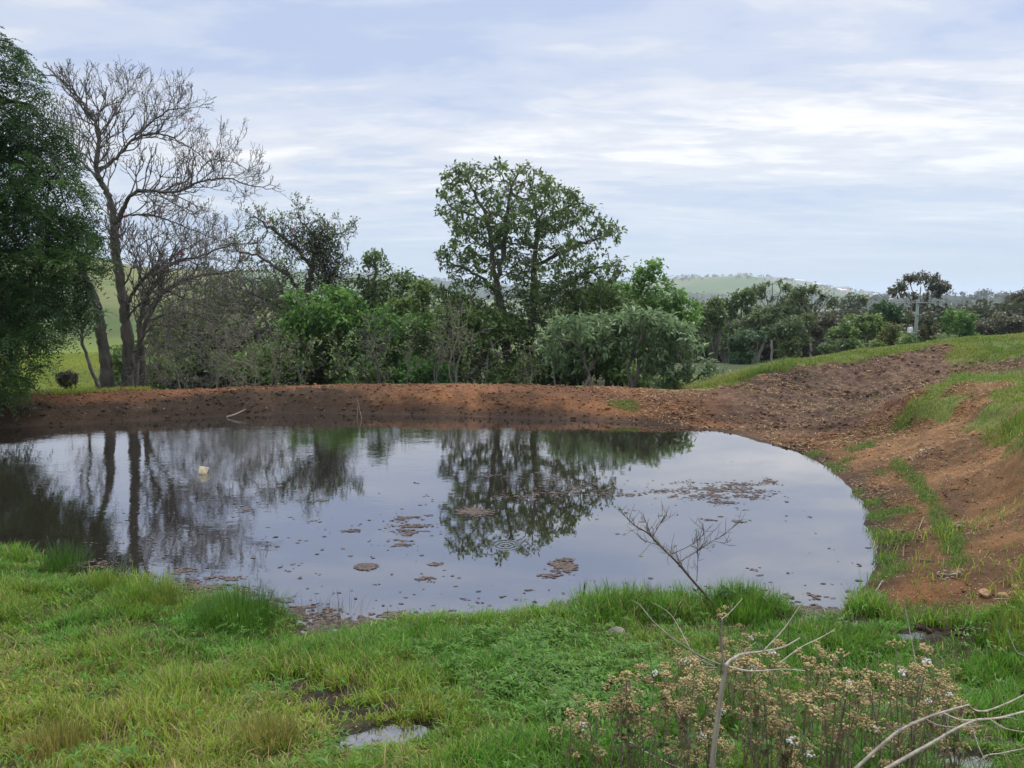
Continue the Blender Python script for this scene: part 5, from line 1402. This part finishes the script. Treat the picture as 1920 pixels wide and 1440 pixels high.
def clods():
    g = np.random.default_rng(74)
    x1, y1 = scatter_dirt(26000, g, 2.5, 20, 16, 26, lambda x, y, g: g.random(len(x)) < .08 + .8 * sstep(.45, .62, fbm(x, y, .9, 3, 75)))
    x2, y2 = scatter_dirt(60000, g, 3.2, 11, 6, 17, lambda x, y, g: g.random(len(x)) < .12 + .7 * sstep(.5, .65, fbm(x, y, 1.3, 3, 76)))
    x3, y3 = scatter_dirt(15000, g, -16, 5, 17.5, 25)
    x, y = np.r_[x1, x2, x3], np.r_[y1, y2, y3]; n = len(x)
    s = (.006 + .030 * g.random(n) ** 5) * np.clip(y / 11, .7, 1.6) * np.where((x > 3) & (y < 17), .75, 1.0)
    V, t = lumps(np.c_[x, y, ground_z(x, y) + s * .25], s, g, .7, .22)
    c = ground_col(x, y) * (.85 + .9 * g.random(n))[:, None]
    print("clods", n)
    tag(link("soil_clods", mk_mesh("soil_clods", V, None, t, np.repeat(c, 12, 0), M_CLOD)), kind="stuff")
clods()
def rock(px, py, w_, label, name="rock", cat="rock", mat=None, flat=.65, group=None, sink=.2):
    import bmesh
    if name == "mud_clod":
        g = np.random.default_rng(int(px + py)); b = hit(px, py); s = w_ * np.linalg.norm(b - (0, 0, CAM_H)) / FPX / 2; n = 70
        q = g.normal(size=(n, 2)) * s * (.55, .45); hh = np.maximum(0, 1 - np.hypot(q[:, 0], q[:, 1]) / s / 1.1) * s * .45
        V, t = lumps(np.c_[q, np.maximum(ground_z(q[:, 0] + b[0], q[:, 1] + b[1]), -.01) - b[2] + hh * g.random(n)], s * (.10 + .25 * g.random(n) ** 2), g, .75, .3)
        return tag(link(name, mk_mesh(name, V, None, t, np.repeat(A3(.05, .031, .020) * (.5 + g.random((n, 1))), 12, 0), M_CLOD), None, b), label, cat, group)
    g = np.random.default_rng(int(px + py)); b = hit(px, py); s = w_ * np.linalg.norm(b - (0, 0, CAM_H)) / FPX / 2
    bm = bmesh.new(); bmesh.ops.create_icosphere(bm, subdivisions=3, radius=1)
    k = nrm(g.normal(size=(9, 3))); lim = g.uniform(.62, .95, 9)
    for v in bm.verts:
        p = np.array(v.co)
        for kk, ll in zip(k, lim):
            dd = p @ kk
            if dd > ll: p = p - kk * (dd - ll) * .85
        p *= 1 + (.55 if name == 'mud_clod' else .12) * (float(fbm(p[0] * 2.2 + 9 + px, p[1] * 2.2 + p[2] * 2.7, 1.0, 3, 6)) - .5)
        v.co = Vector(p * s * np.array((1, .8, flat)))
    me = bpy.data.meshes.new(name); bm.to_mesh(me); bm.free(); me.materials.append(mat or M_STONE)
    me.polygons.foreach_set("use_smooth", np.ones(len(me.polygons), bool))
    o = link(name, me, None, (b[0], b[1], float(ground_z(b[0], b[1])) + s * flat * (1 - 2 * sink) * .8)); o.rotation_euler = (0, 0, g.uniform(0, 6))
    tag(o, label, cat, group)
M_GREYSTONE = bark_mat("grey_stone", (.10, .085, .07), (.30, .26, .215), 25, .9, 1.0)
M_MUDLUMP = bark_mat("dark_mud", (.025, .016, .011), (.085, .05, .032), 22, .9, 1.0)
rock(1905, 1104, 15, "squarish orange brown rock at the right edge of the dirt track")
rock(1845, 1118, 22, "larger pale ochre rock on the dirt track, left of the squarish one")
rock(1880, 1124, 16, "reddish rock half buried between the squarish rock and the pale one")
rock(1156, 1192, 36, "grey brown lump of stone in the green grass at the near shore", mat=M_GREYSTONE)
rock(1800, 1186, 34, "dark clod of dug mud where the grass meets the dirt track", "mud_clod", "clod", M_MUDLUMP, .7)
rock(1722, 1174, 38, "wide dark mud clod below the track's wet corner", "mud_clod", "clod", M_MUDLUMP, .6)
rock(1635, 1120, 26, "dark mud lump at the pond's near right corner", "mud_clod", "clod", M_MUDLUMP, .6)
rock(1800, 992, 14, "small grey stone beside the green strip on the track", mat=M_GREYSTONE)
rock(1722, 1012, 12, "small flat dark stone left of the green strip", mat=M_MUDLUMP, flat=.4)
rock(588, 1134, 12, "little dark lump poking out of the water near the scum", "mud_clod", "clod", M_MUDLUMP, .7, sink=.1)
def debris(px, py, w_, n, cols, label, name, cat):
    """a little heap of broken bark and chips"""
    g = np.random.default_rng(int(px * 3 + py)); b = hit(px, py); s = w_ * np.linalg.norm(b - (0, 0, CAM_H)) / FPX
    x, y = g.normal(size=n) * s * .28, g.normal(size=n) * s * .22; az = g.uniform(0, 6.3, n)
    d = np.c_[np.cos(az), np.sin(az), .25 * g.normal(size=n)]; L_ = s * (.12 + .3 * g.random(n))
    V, q = leaf_quads(np.c_[x, y, ground_z(x + b[0], y + b[1]) - b[2] + .01 + .03 * g.random(n)] - d * L_[:, None] / 2, d, nrm(np.array((0, 0, 1.)) + .5 * g.normal(size=(n, 3))), L_, L_ * .22, .2, .1)
    c = noncol(np.array(cols[0]), np.array(cols[1]), g.random(n))
    tag(link(name, mk_mesh(name, V, q, None, np.repeat(c, 4, 0), M_DRY), None, b), label, cat)
PALE, GREYC = ((.50, .42, .32), (.30, .22, .15)), ((.22, .19, .16), (.42, .37, .31))
debris(1738, 846, 36, 26, PALE, "pale heap of broken bark at the foot of the cut bank", "bark_heap", "bark")
debris(1724, 858, 30, 24, GREYC, "greyish pile of twigs below the pale bark heap", "twig_heap", "twigs")
debris(1782, 1086, 36, 40, GREYC, "grey fibrous clump on the track below the green strip", "fibre_clump", "debris")
debris(1440, 818, 26, 16, PALE, "few pale wood chips at the water's far right shore", "wood_chips", "wood chips")
debris(1390, 800, 22, 14, PALE, "pale wood chips on the bank above the far right shore", "wood_chips", "wood chips")
debris(1232, 757, 14, 8, PALE, "single pale scrap lying on the orange bank top", "bark_scrap", "bark")

def stick(name, label, cat, paths, mat, group=None, base=None, sides=None):
    """paths: list of (points, r0, r1); first point of the first path is the base"""
    t = Tubes(); b = np.array(base if base is not None else paths[0][0][0], float)
    for p, r0, r1 in paths:
        S = smooth_path(p, 6); t.add(S - b, np.linspace(r0, r1, len(S)), sides)
    o = link(name, t.mesh(name, mat), None, b)
    return tag(o, label, cat, group)
def G(px, py, dz=0.0):
    p = hit(px, py); p[2] = max(float(ground_z(p[0], p[1])), 0) + dz
    return p
stick("branch", "thin pale branch lying across the far waterline at left", "branch", [([G(425, 783, .02), at_y(440, 777, 20.7), at_y(455, 770, 20.9), at_y(461, 767, 21.0)], .022, .008)], M_STICK)
stick("stick", "pale stick lying on the grass at the bottom, left of the weeds", "stick", [([G(962, 1384, .06), G(1000, 1402, .06), G(1030, 1424, .05), G(1070, 1460, .03)], .006, .012)], M_STICK)
stick("stick", "short pale stick on the muddy corner by the dark lump", "stick", [([G(1636, 1118, .02), G(1646, 1108, .03), G(1654, 1098, .05)], .012, .006)], M_STICK)
stick("stick", "thin white stick on the track left of the small grey stone", "stick", [([G(1722, 995, .02), G(1728, 985, .03), G(1732, 978, .05)], .007, .004)], M_STICK)
stick("stick", "dark curved stick lying on the track left of the green strip's end", "stick", [([G(1724, 1054, .02), G(1740, 1060, .03), G(1752, 1056, .02)], .014, .008)], M_TWIG)
stick("stick", "long thin straw coloured stick at the track's right edge below the rocks", "stick", [([G(1862, 1128, .02), G(1882, 1133, .03), G(1905, 1137, .02)], .008, .005)], M_STICK)
def lean_frame():
    A, Bq, Cq = on_z(668, 786, 0), on_z(680, 787, 0), at_y(671, 753, 20.9)
    A[2] = Bq[2] = -.12
    stick("propped_sticks", "two dark sticks propped together like a letter A in the far shallows", "sticks", [([A, (A + Cq) / 2 + (.01, 0, 0), Cq], .016, .012), ([Bq, (Bq + Cq) / 2, Cq + (-.02, 0, .06)], .02, .014)], M_TWIG)
lean_frame()

# ------------------------------------------------------------------ things on the water
def float_tub():
    b = on_z(379, 888, 0); s = np.linalg.norm(b - (0, 0, CAM_H)) / FPX
    root = thing("plastic_tub", "small cream plastic tub floating tilted in the pond at left", "tub", b)
    M_TUB = plain_mat("cream_plastic", (.66, .55, .34), .5, 0, 14, .38)
    h, r0, r1 = 13 * s, 6.0 * s, 8.0 * s
    t = Tubes(); P = np.array([(0, 0, 0), (0, 0, .004), (0, 0, h * .5), (0, 0, h)]); t.add(P, [r0 * .8, r0, (r0 + r1) / 2, r1], 20)
    rt = Tubes(); rt.add([(0, 0, h - .012), (0, 0, h - .01), (0, 0, h + .004), (0, 0, h + .006)], [r1, r1 * 1.07, r1 * 1.07, r1], 20)
    for nm, q in (("shell", t), ("rim", rt)):
        o = link(nm, q.mesh(nm, M_TUB), root)
    root.rotation_euler = (R(-14), R(17), R(20)); root.location.z = -.02
float_tub()
def mat_patch(V, Q, C, cx, cy, rx, ry, n, g, ang=0.0):
    """ragged flat scraps of floating weed around a centre"""
    m = 6
    ox, oy = g.uniform(0, 50, 2)
    for _ in range(int(n * 9)):
        u, v = g.normal(size=2) * .55
        x, y = cx + u * rx, cy + v * ry
        if bil(SD, x, y) > .02: continue
        if n > 1 and fbm(x + ox, (y + oy) * 1.3, 5.0, 3, 7) < .47: continue
        rad = g.uniform(.006, .021) * (1.5 if g.random() < .12 else 1)
        a = np.linspace(0, 2 * math.pi, m, endpoint=False) + g.uniform(0, 1); rr = rad * (.5 + .9 * g.random(m)); st = g.uniform(1., 2.2)
        k = len(V); z = .003 + .005 * g.random()
        V.append((x, y, z + .003)); V += [(x + st * r_ * math.cos(t), y + r_ * math.sin(t), z) for r_, t in zip(rr, a)]
        Q += [(k, k + 1 + i, k + 1 + (i + 1) % m) for i in range(m)]
        C += [np.array((.098, .075, .064)) * g.uniform(.4, 1.6)] * (m + 1)
def floating_weed():
    g = np.random.default_rng(81); V, Q, C = [], [], []
    W = lambda px, py: on_z(px, py, 0)
    cl = [(750, 970, 34, 7, 30), (770, 990, 34, 8, 36), (740, 1018, 34, 6, 26), (762, 1000, 14, 4, 8), (800, 970, 10, 4, 8), (1000, 930, 80, 10, 40), (1060, 915, 70, 12, 46), (1020, 895, 60, 6, 20), (1100, 925, 60, 8, 26), (920, 893, 40, 3, 10), (1180, 928, 18, 3, 9),
          (1340, 920, 60, 9, 60), (1300, 928, 50, 7, 34), (1380, 930, 50, 10, 50), (1400, 920, 40, 6, 26), (1345, 942, 30, 4, 16), (1240, 920, 30, 4, 12), (1385, 908, 50, 4, 20), (1440, 903, 14, 6, 12), (1290, 905, 40, 4, 12), (520, 942, 20, 2, 7), (567, 942, 18, 2, 7), (600, 938, 16, 2, 6), (468, 958, 16, 3, 8),
          (605, 977, 14, 3, 7), (662, 996, 16, 3, 7), (705, 1045, 10, 2, 5), (815, 1058, 10, 2, 5), (800, 1085, 14, 3, 5), (1030, 1080, 18, 3, 8), (1325, 975, 12, 2, 5), (1386, 978, 12, 2, 5), (1390, 1068, 22, 3, 10), (1415, 1106, 16, 3, 8), (1250, 1115, 40, 4, 20), (1375, 1110, 30, 3, 10), (1500, 1120, 30, 5, 16),
          (1510, 1145, 50, 7, 46), (1560, 1150, 50, 8, 60), (1600, 1146, 22, 8, 24), (300, 1105, 60, 8, 60), (370, 1098, 50, 9, 50), (230, 1090, 40, 8, 60), (420, 1110, 50, 9, 50), (340, 1120, 50, 6, 40), (560, 1150, 50, 12, 60), (600, 1172, 60, 12, 70), (680, 1168, 50, 8, 40), (740, 1155, 40, 6, 30), (500, 1130, 30, 6, 20), (330, 1070, 40, 6, 16), (420, 1085, 40, 5, 16), (160, 1060, 40, 7, 30)]
    for px, py, hw, hh, n in cl:
        p = W(px, py); rx = np.linalg.norm(W(px + hw, py) - p); ry = np.linalg.norm(W(px, py + hh) - p)
        mat_patch(V, Q, C, p[0], p[1], rx, ry, n, g)
    n = 700     # loose flecks, thickest towards the near shore
    x, y = g.uniform(-7, 5.2, n), 7.6 + 8 * g.random(n) ** 2.2
    for a, b in zip(x, y):
        if bil(SD, a, b) > -.03: continue
        if fbm(a, b, .8, 3, 78) < .45: continue
        mat_patch(V, Q, C, a, b, .08, .05, .12 + .3 * g.random() ** 3, g)
    V = np.array(V); print("weed", len(V))
    tag(link("floating_weed", mk_mesh("floating_weed", V, None, Q, np.array(C), M_CLOD)), kind="stuff")
    for px, py, hw, hh, lb in ((1055, 1062, 20, 12, "comma shaped brown weed mat alone on the open water, right of the ripple rings"), (690, 1062, 15, 5, "small oval brown weed mat alone on the pond below the tub"), (886, 959, 30, 8, "large flat brown weed mat in the big tree's reflection")):
        V, Q, C = [], [], []; p = W(px, py); rx = np.linalg.norm(W(px + hw, py) - p); ry = np.linalg.norm(W(px, py + hh) - p)
        for _ in range(3): mat_patch(V, Q, C, p[0] + g.normal() * rx * .2, p[1] + g.normal() * ry * .2, rx * .75, ry * .75, 46, g)
        tag(link("weed_mat", mk_mesh("weed_mat", np.array(V) - (p[0], p[1], 0), None, Q, np.array(C), M_CLOD), None, (p[0], p[1], .001)), lb, "weed mat")
floating_weed()

# ------------------------------------------------------------------ bare saplings and fallen branches in front
def twig_tree(name, label, cat, base, limbs, seed, n_sub, mat, sub_len=.18, group=None, leaves=None, r_sub=.0028, up=.35):
    """limbs: (points, r0, r1); short side twigs are added along them"""
    g = np.random.default_rng(seed); base = np.asarray(base, float); root = thing(name, label, cat, base, group)
    t = Tubes(); b = Tubes(); first = True; ends = []
    for p, r0, r1 in limbs:
        S = smooth_path(p, 6); (t if first else b).add(S - base, np.linspace(r0, r1, len(S))); first = False
        ln = np.linalg.norm(np.diff(S, axis=0), axis=1).sum()
        for _ in range(max(1, int(n_sub * ln))):
            f = g.uniform(.25, 1); i = int(f * (len(S) - 2)); d = nrm(S[i + 1] - S[i])
            v = nrm(d * .7 + g.normal(size=3) * .6 + (0, 0, up)); l_ = sub_len * g.uniform(.4, 1.3) * (1.1 - .5 * f)
            e1 = S[i] + v * l_ * .5; e2 = e1 + nrm(v + .4 * g.normal(size=3) + (0, 0, .3)) * l_ * .5
            b.add(smooth_path([S[i], e1, e2], 3) - base, np.linspace(r_sub, r_sub * .5, 7), 3); ends.append(e2)
            if g.random() < .5:
                e3 = e1 + nrm(v + .8 * g.normal(size=3)) * l_ * .4; b.add(np.array([e1, e3]) - base, [r_sub * .8, r_sub * .4], 3); ends.append(e3)
    link("stem", t.mesh("stem", mat), root); link("twigs", b.mesh("twigs", mat), root)
    if leaves is not None:
        k, c1, c2, L_ = leaves; P = np.array(ends)[g.integers(0, len(ends), k)]
        V, q = leaf_quads(P + .01 * g.normal(size=(k, 3)), nrm(g.normal(size=(k, 3)) + (0, 0, .1)), nrm(g.normal(size=(k, 3)) + (0, 0, 1)), L_ * (.6 + .8 * g.random(k)), L_ * .5 * (.6 + .6 * g.random(k)))
        link("leaves", mk_mesh("leaves", V - base, q, None, np.repeat(noncol(np.array(c1), np.array(c2), g.random(k)), 4, 0), M_LEAF), root)
    return root
def Z(L_, Y, dY=0.0):
    n = len(L_); return [at_y(a, b, Y + dY * i / max(n - 1, 1)) for i, (a, b) in enumerate(L_)]
def foreground_sticks():
    Y = 3.2
    b = at_y(1330, 1445, Y); gz = float(ground_z(b[0], b[1])); b[2] = gz - .03
    main = [b] + Z([(1337, 1420), (1344, 1360), (1352, 1300), (1358, 1270), (1361, 1245)], Y)
    twig_tree("dead_sapling", "dead forked sapling with a whitish stem standing among the dry flowers", "sapling", b,
              [(main, .0165, .010), (Z([(1361, 1250), (1368, 1240), (1392, 1227), (1430, 1222), (1470, 1213), (1500, 1196)], Y, .2), .011, .003), (Z([(1358, 1265), (1352, 1200), (1354, 1160)], Y, -.05), .008, .003),
               (Z([(1352, 1246), (1310, 1228), (1260, 1195), (1225, 1165), (1200, 1135), (1184, 1125)], Y, .35), .0065, .0022), (Z([(1340, 1250), (1300, 1225), (1275, 1180), (1255, 1150), (1225, 1130)], Y, .5), .0045, .002),
               (Z([(1366, 1250), (1400, 1258), (1430, 1258), (1470, 1255), (1510, 1258)], Y, -.15), .006, .002), (Z([(1430, 1222), (1465, 1185), (1480, 1165), (1500, 1135)], Y + .1, .2), .004, .0015),
               (Z([(1345, 1252), (1320, 1250), (1290, 1232), (1262, 1205)], Y, -.2), .004, .0015), (Z([(1460, 1245), (1500, 1215), (1540, 1195), (1565, 1180)], Y, .3), .004, .0015), (Z([(1352, 1162), (1372, 1145), (1392, 1122)], Y, .1), .003, .0015)],
              301, 5, M_STICK, .10, r_sub=.0018)
    Yb = float(G(1345, 1140)[1]); b = G(1345, 1140, -.03)
    twig_tree("bare_shrub", "leaning dark leafless shrub reaching left over the near water", "shrub", b,
              [([b] + Z([(1325, 1118), (1300, 1090), (1270, 1055), (1240, 1025), (1215, 1000), (1190, 985), (1170, 965), (1160, 950)], Yb, -.2), .017, .003),
               (Z([(1272, 1055), (1300, 1038), (1330, 1018), (1360, 1000), (1392, 974)], Yb - .1, .2), .0085, .0022), (Z([(1240, 1025), (1225, 1012), (1215, 990), (1205, 960)], Yb - .1, -.1), .006, .002), (Z([(1256, 1040), (1290, 1025), (1310, 1010), (1335, 985)], Yb, -.2), .006, .002),
               (Z([(1222, 1008), (1236, 985), (1248, 965), (1256, 948)], Yb - .1, .1), .0055, .002), (Z([(1306, 1090), (1308, 1060), (1308, 1030), (1306, 990)], Yb, .1), .0055, .002), (Z([(1290, 1075), (1262, 1040), (1240, 1020)], Yb, .2), .004, .002), (Z([(1236, 1022), (1205, 1012), (1195, 1000)], Yb, .1), .005, .002),
               (Z([(1322, 1018), (1320, 1000), (1318, 978)], Yb, .1), .004, .0018), (Z([(1340, 1015), (1362, 1018), (1365, 1010)], Yb, 0), .0035, .0015)], 302, 24, M_TWIG, .24, r_sub=.0034,
              leaves=(16, (.06, .15, .025), (.12, .24, .04), .06))
    Y = 3.15
    def fallen(label, limbs, seed):
        b = limbs[0][0][0]
        twig_tree("fallen_branch", label, "branch", b, limbs, seed, 3, M_STICK, .12, r_sub=.002, group="fallen branches")
    fallen("weathered fallen branch, upper of two crossing the dry weeds at bottom right", [(Z([(1590, 1455), (1650, 1400), (1690, 1368), (1740, 1345), (1780, 1332), (1816, 1322)], Y, .15), .0095, .005), (Z([(1816, 1322), (1828, 1332), (1850, 1333), (1890, 1318), (1930, 1298)], Y + .15, .1), .0065, .004),
            (Z([(1735, 1348), (1760, 1360), (1800, 1364), (1850, 1360)], Y + .1, -.05), .0045, .002), (Z([(1700, 1360), (1672, 1364), (1655, 1358)], Y + .1, .1), .003, .0015)], 303)
    fallen("weathered fallen branch, lower of two crossing the dry weeds at bottom right", [(Z([(1640, 1455), (1700, 1420), (1750, 1392), (1790, 1368), (1830, 1350)], Y - .1, .15), .0105, .006), (Z([(1830, 1350), (1870, 1347), (1900, 1340), (1935, 1330)], Y + .05, .1), .007, .005),
            (Z([(1770, 1338), (1800, 1350), (1835, 1350)], Y + .05, 0), .006, .004), (Z([(1855, 1348), (1885, 1366), (1930, 1374)], Y + .05, -.1), .004, .002), (Z([(1820, 1352), (1835, 1400), (1850, 1430)], Y + .05, -.2), .003, .0015)], 304)
    for k, (lb, pts, r0, r1, mt) in enumerate((("tall dry straw coloured stalk standing over the weeds at right", [(1722, 1290), (1716, 1240), (1705, 1180), (1694, 1125)], .0065, .002, M_STICK), ("dark bare twig slanting up to the right from the weeds", [(1720, 1305), (1745, 1265), (1790, 1222), (1822, 1188)], .006, .0015, M_TWIG),
            ("thin bare twig rising in front of the muddy corner, curved left", [(1478, 1170), (1462, 1150), (1448, 1120), (1440, 1098)], .005, .0015, M_TWIG), ("pale slanting stem left of the forked sapling", [(1290, 1385), (1265, 1330), (1245, 1270), (1238, 1240)], .007, .003, M_STICK),
            ("pale thin stalk leaning in the yellow grass at the right edge", [(1935, 1265), (1905, 1220), (1888, 1180)], .004, .0015, M_STICK), ("bare grey twig crossing the grass at the bottom left of the weeds", [(1170, 1395), (1210, 1410), (1250, 1430), (1300, 1450)], .006, .003, M_STICK),
            ("dry bent stem between the flower clumps", [(1650, 1390), (1640, 1340), (1628, 1290), (1612, 1270)], .005, .0025, M_TWIG), ("pale dead twig at the bottom right corner above the puddle", [(1840, 1425), (1880, 1412), (1930, 1402)], .005, .003, M_STICK))):
        Yk = 3.7 if pts[0][1] > 1200 else 6.3
        g = np.random.default_rng(310 + k); P = Z(pts, Yk, .1); gz = float(ground_z(P[0][0], P[0][1]))
        b0 = np.array((P[0][0], P[0][1], gz - .02))
        twig_tree("stalk" if "stalk" in lb or "stem" in lb else "twig", lb, "stalk" if "stalk" in lb or "stem" in lb else "twig", b0, [([b0] + P, r0, r1)], 320 + k, 4, mt, .09, r_sub=.0015)
foreground_sticks()

M_STALK = bark_mat("dry_stalk", (0.10, 0.075, 0.048), (0.36, 0.29, 0.19), 25)
def dry_weeds():
    g = np.random.default_rng(91)
    def variant(seed, h):
        g = np.random.default_rng(seed); st = Tubes(); ends = []; lp = []
        for s in range(g.integers(1, 4)):
            a = g.uniform(0, 6.3); ln = g.uniform(0, .22)
            e = np.array((math.cos(a) * ln * h, math.sin(a) * ln * h, h * g.uniform(.8, 1)))
            P = smooth_path([(0, 0, -.02), e * .4 + (.01, 0, .03), e * .75, e], 4); st.add(P, np.linspace(.0038, .0018, len(P)), 4); ends.append(e)
            for _ in range(g.integers(2, 5)):
                i = g.integers(len(P) // 3, len(P) - 1); a2 = g.uniform(0, 6.3); l2 = h * g.uniform(.10, .24)
                q = P[i] + np.array((math.cos(a2) * l2 * .6, math.sin(a2) * l2 * .6, l2 * .8)); st.add(smooth_path([P[i], (P[i] + q) / 2 + (0, 0, -.01), q], 3), np.linspace(.0022, .0013, 7), 3); ends.append(q)
            for _ in range(9):
                i = g.integers(1, len(P) - 1); lp.append(P[i])
        for _ in range(3):
            a = g.uniform(0, 6.3); l2 = h * g.uniform(.5, 1.25); tl = g.uniform(.1, .7)
            st.add(smooth_path([(0, 0, 0), (math.cos(a) * l2 * tl * .4, math.sin(a) * l2 * tl * .4, l2 * .5), (math.cos(a) * l2 * tl, math.sin(a) * l2 * tl, l2 * .9)], 4) + g.normal(size=3) * (.05, .05, 0), np.linspace(.0022, .001, 9), 3)
        st_me = st.mesh("stem", M_STALK)
        hp, hs, hc = [], [], []
        for e in ends:
            R_ = g.uniform(.016, .040); white = g.random() < .06; m = int(g.uniform(16, 38))
            st2 = g.random(m) ** .5 * R_; aa = g.uniform(0, 6.3, m)
            hp.append(np.c_[e[0] + st2 * np.cos(aa), e[1] + st2 * np.sin(aa), e[2] + .012 - (st2 / R_) ** 2 * .014 + .005 * g.normal(size=m)])
            hs.append(g.uniform(.0036, .0068, m)); base = A3(.70, .67, .60) if white else noncol(A3(.52, .41, .20), A3(.36, .285, .14), np.array([g.random()]))[0]
            hc.append(base * (.7 + .6 * g.random((m, 1))))
        V, t = lumps(np.concatenate(hp), np.concatenate(hs), g, .8, .25)
        fl = mk_mesh("flower_heads", V, None, t, np.repeat(np.concatenate(hc), 12, 0), M_DRY)
        k = len(lp); lp = np.array(lp)
        V, q = leaf_quads(lp, nrm(g.normal(size=(k, 3)) * (1, 1, .3) + (0, 0, -.1)), np.tile((0, 0, 1.), (k, 1)) + .3 * g.normal(size=(k, 3)), g.uniform(.025, .055, k), g.uniform(.015, .032, k), .15, .3)
        gc = noncol(A3(.05, .115, .025), A3(.13, .16, .05), g.random(k)); gc = np.where((g.random(k) < .35)[:, None], A3(.16, .10, .055), gc)
        return st_me, fl, mk_mesh("leaves", V, q, None, np.repeat(gc, 4, 0), M_LEAF)
    vs_ = [variant(400 + k, h) for k, h in enumerate((.42, .52, .60, .72, .84, .47, .66))]
    hs = (.42, .52, .60, .72, .84, .47, .66)
    tops = [(1350, 1160), (1272, 1240), (1290, 1285), (1310, 1295), (1300, 1258), (1395, 1200), (1375, 1185), (1400, 1232), (1380, 1255), (1345, 1225), (1430, 1215), (1265, 1325), (1250, 1345), (1330, 1340), (1345, 1300), (1400, 1320), (1440, 1335), (1480, 1345), (1420, 1370), (1490, 1258), (1515, 1265), (1545, 1255), (1530, 1330), (1525, 1300),
            (1560, 1285), (1610, 1252), (1625, 1280), (1645, 1290), (1665, 1275), (1700, 1260), (1715, 1240), (1735, 1243), (1750, 1265), (1770, 1280), (1760, 1310), (1790, 1318), (1695, 1300), (1720, 1335), (1745, 1372), (1700, 1378), (1640, 1385), (1580, 1360), (1600, 1330), (1555, 1395), (1500, 1400), (1450, 1405), (1390, 1400), (1350, 1405),
            (1300, 1380), (1240, 1390), (1190, 1395), (1165, 1385), (1150, 1375), (1210, 1420), (1280, 1425), (1330, 1425), (1660, 1420), (1710, 1420), (1760, 1410), (1800, 1360), (1180, 1300), (1090, 1405), (1070, 1425), (1120, 1430), (1470, 1300), (1540, 1220), (1560, 1320), (1620, 1345), (1675, 1340), (1480, 1420), (1580, 1425), (1420, 1290)]
    for j, (px, py) in enumerate(tops):
        if j > 18 and j % 3 == 1: continue
        k = int(g.integers(0, len(vs_))); h = hs[k]
        best = None
        for Y in np.arange(3.45, 6.4, .05):
            p = at_y(px, py, Y); e = abs(p[2] - float(ground_z(p[0], p[1])) - h * .92)
            if best is None or e < best[0]: best = (e, p)
        p = best[1]; b = np.array((p[0], p[1], float(ground_z(p[0], p[1]))))
        white = j % 5 == 0
        lb = ("dried flowering weed below and left of the whitish sapling" if px < 1330 and py > 1240 else "dried flowering weed around the whitish sapling's fork" if px < 1460 and py < 1290 else
              "dried flowering weed in the tan drift between sapling and puddles" if px < 1600 else "dried flowering weed in the dense clump above the fallen branches" if py < 1345 else "dried flowering weed low beneath the fallen branches")
        root = thing("flowering_weed", lb, "weed", b, "dried flowering weeds: " + lb[22:])
        root.rotation_euler = (0, 0, g.uniform(0, 6.3)); sc_ = g.uniform(.85, 1.15); root.scale = (sc_, sc_, sc_)
        for nm, me in zip(("stem", "flower_heads", "leaves"), vs_[k]): link(nm, me, root)
dry_weeds()

# dark leafy weed at the foot of the leaning shrub
def leafy_weed(px, py, label, n, w_, h, seed):
    g = np.random.default_rng(seed); b = hit(px, py); b[2] = float(ground_z(b[0], b[1]))
    i = g.integers(0, 26, n); tip = np.c_[g.normal(size=26) * w_ * .5, g.normal(size=26) * w_ * .4, h * g.uniform(.5, 1, 26)]
    root = thing("leafy_weed", label, "weed", b); t = Tubes()
    for e in tip: t.add([(e[0] * .3, e[1] * .3, -.02), e * (.7, .7, .6), e], [.004, .003, .0015], 4)
    link("stem", t.mesh("stem", M_TWIG), root)
    f = g.uniform(.35, 1, n)[:, None]; P = tip[i] * f
    V, q = leaf_quads(P, nrm(g.normal(size=(n, 3)) + (0, 0, .3)), nrm(g.normal(size=(n, 3)) * .5 + (0, 0, 1)), g.uniform(.05, .09, n), g.uniform(.018, .03, n), .15, .25)
    link("leaves", mk_mesh("leaves", V, q, None, np.repeat(noncol(A3(.02, .06, .015), A3(.06, .14, .03), g.random(n)), 4, 0), M_LEAF), root)
leafy_weed(1372, 1140, "dark leafy weed at the waterline, right of the leaning shrub's foot", 420, .30, .26, 501)
leafy_weed(1575, 1262, "low leafy weed beside the narrow puddle in the grass", 200, .35, .12, 502)
def fallen_leaf():
    b = G(668, 1222, .10)
    V, q = leaf_quads(np.zeros((1, 3)), np.array([(.5, .3, .6)]), np.array([(.2, -1, .5)]), np.array([.075]), np.array([.03]), .15, .2)
    tag(link("fallen_leaf", mk_mesh("fallen_leaf", V, q, None, np.full((4, 3), .62), M_DRY), None, b), "single whitish leaf caught in the grass near the scummy shore", "leaf")
fallen_leaf()

# ------------------------------------------------------------------ haze
def haze():
    V, Q = [], []
    box(V, Q, (0, 0, 14.0), 130000, 130000, 200)
    m, t, out = new_mat("haze_air")
    p = N(t, 'ShaderNodeVolumePrincipled')
    p.inputs['Color'].default_value = (.80, .88, 1.0, 1); p.inputs['Density'].default_value = .00018; p.inputs['Anisotropy'].default_value = .2
    t.links.new(p.outputs[0], out.inputs['Volume'])
    o = link("haze", mk_mesh("haze", V, Q, None, None, m)); tag(o, kind="stuff")
haze()
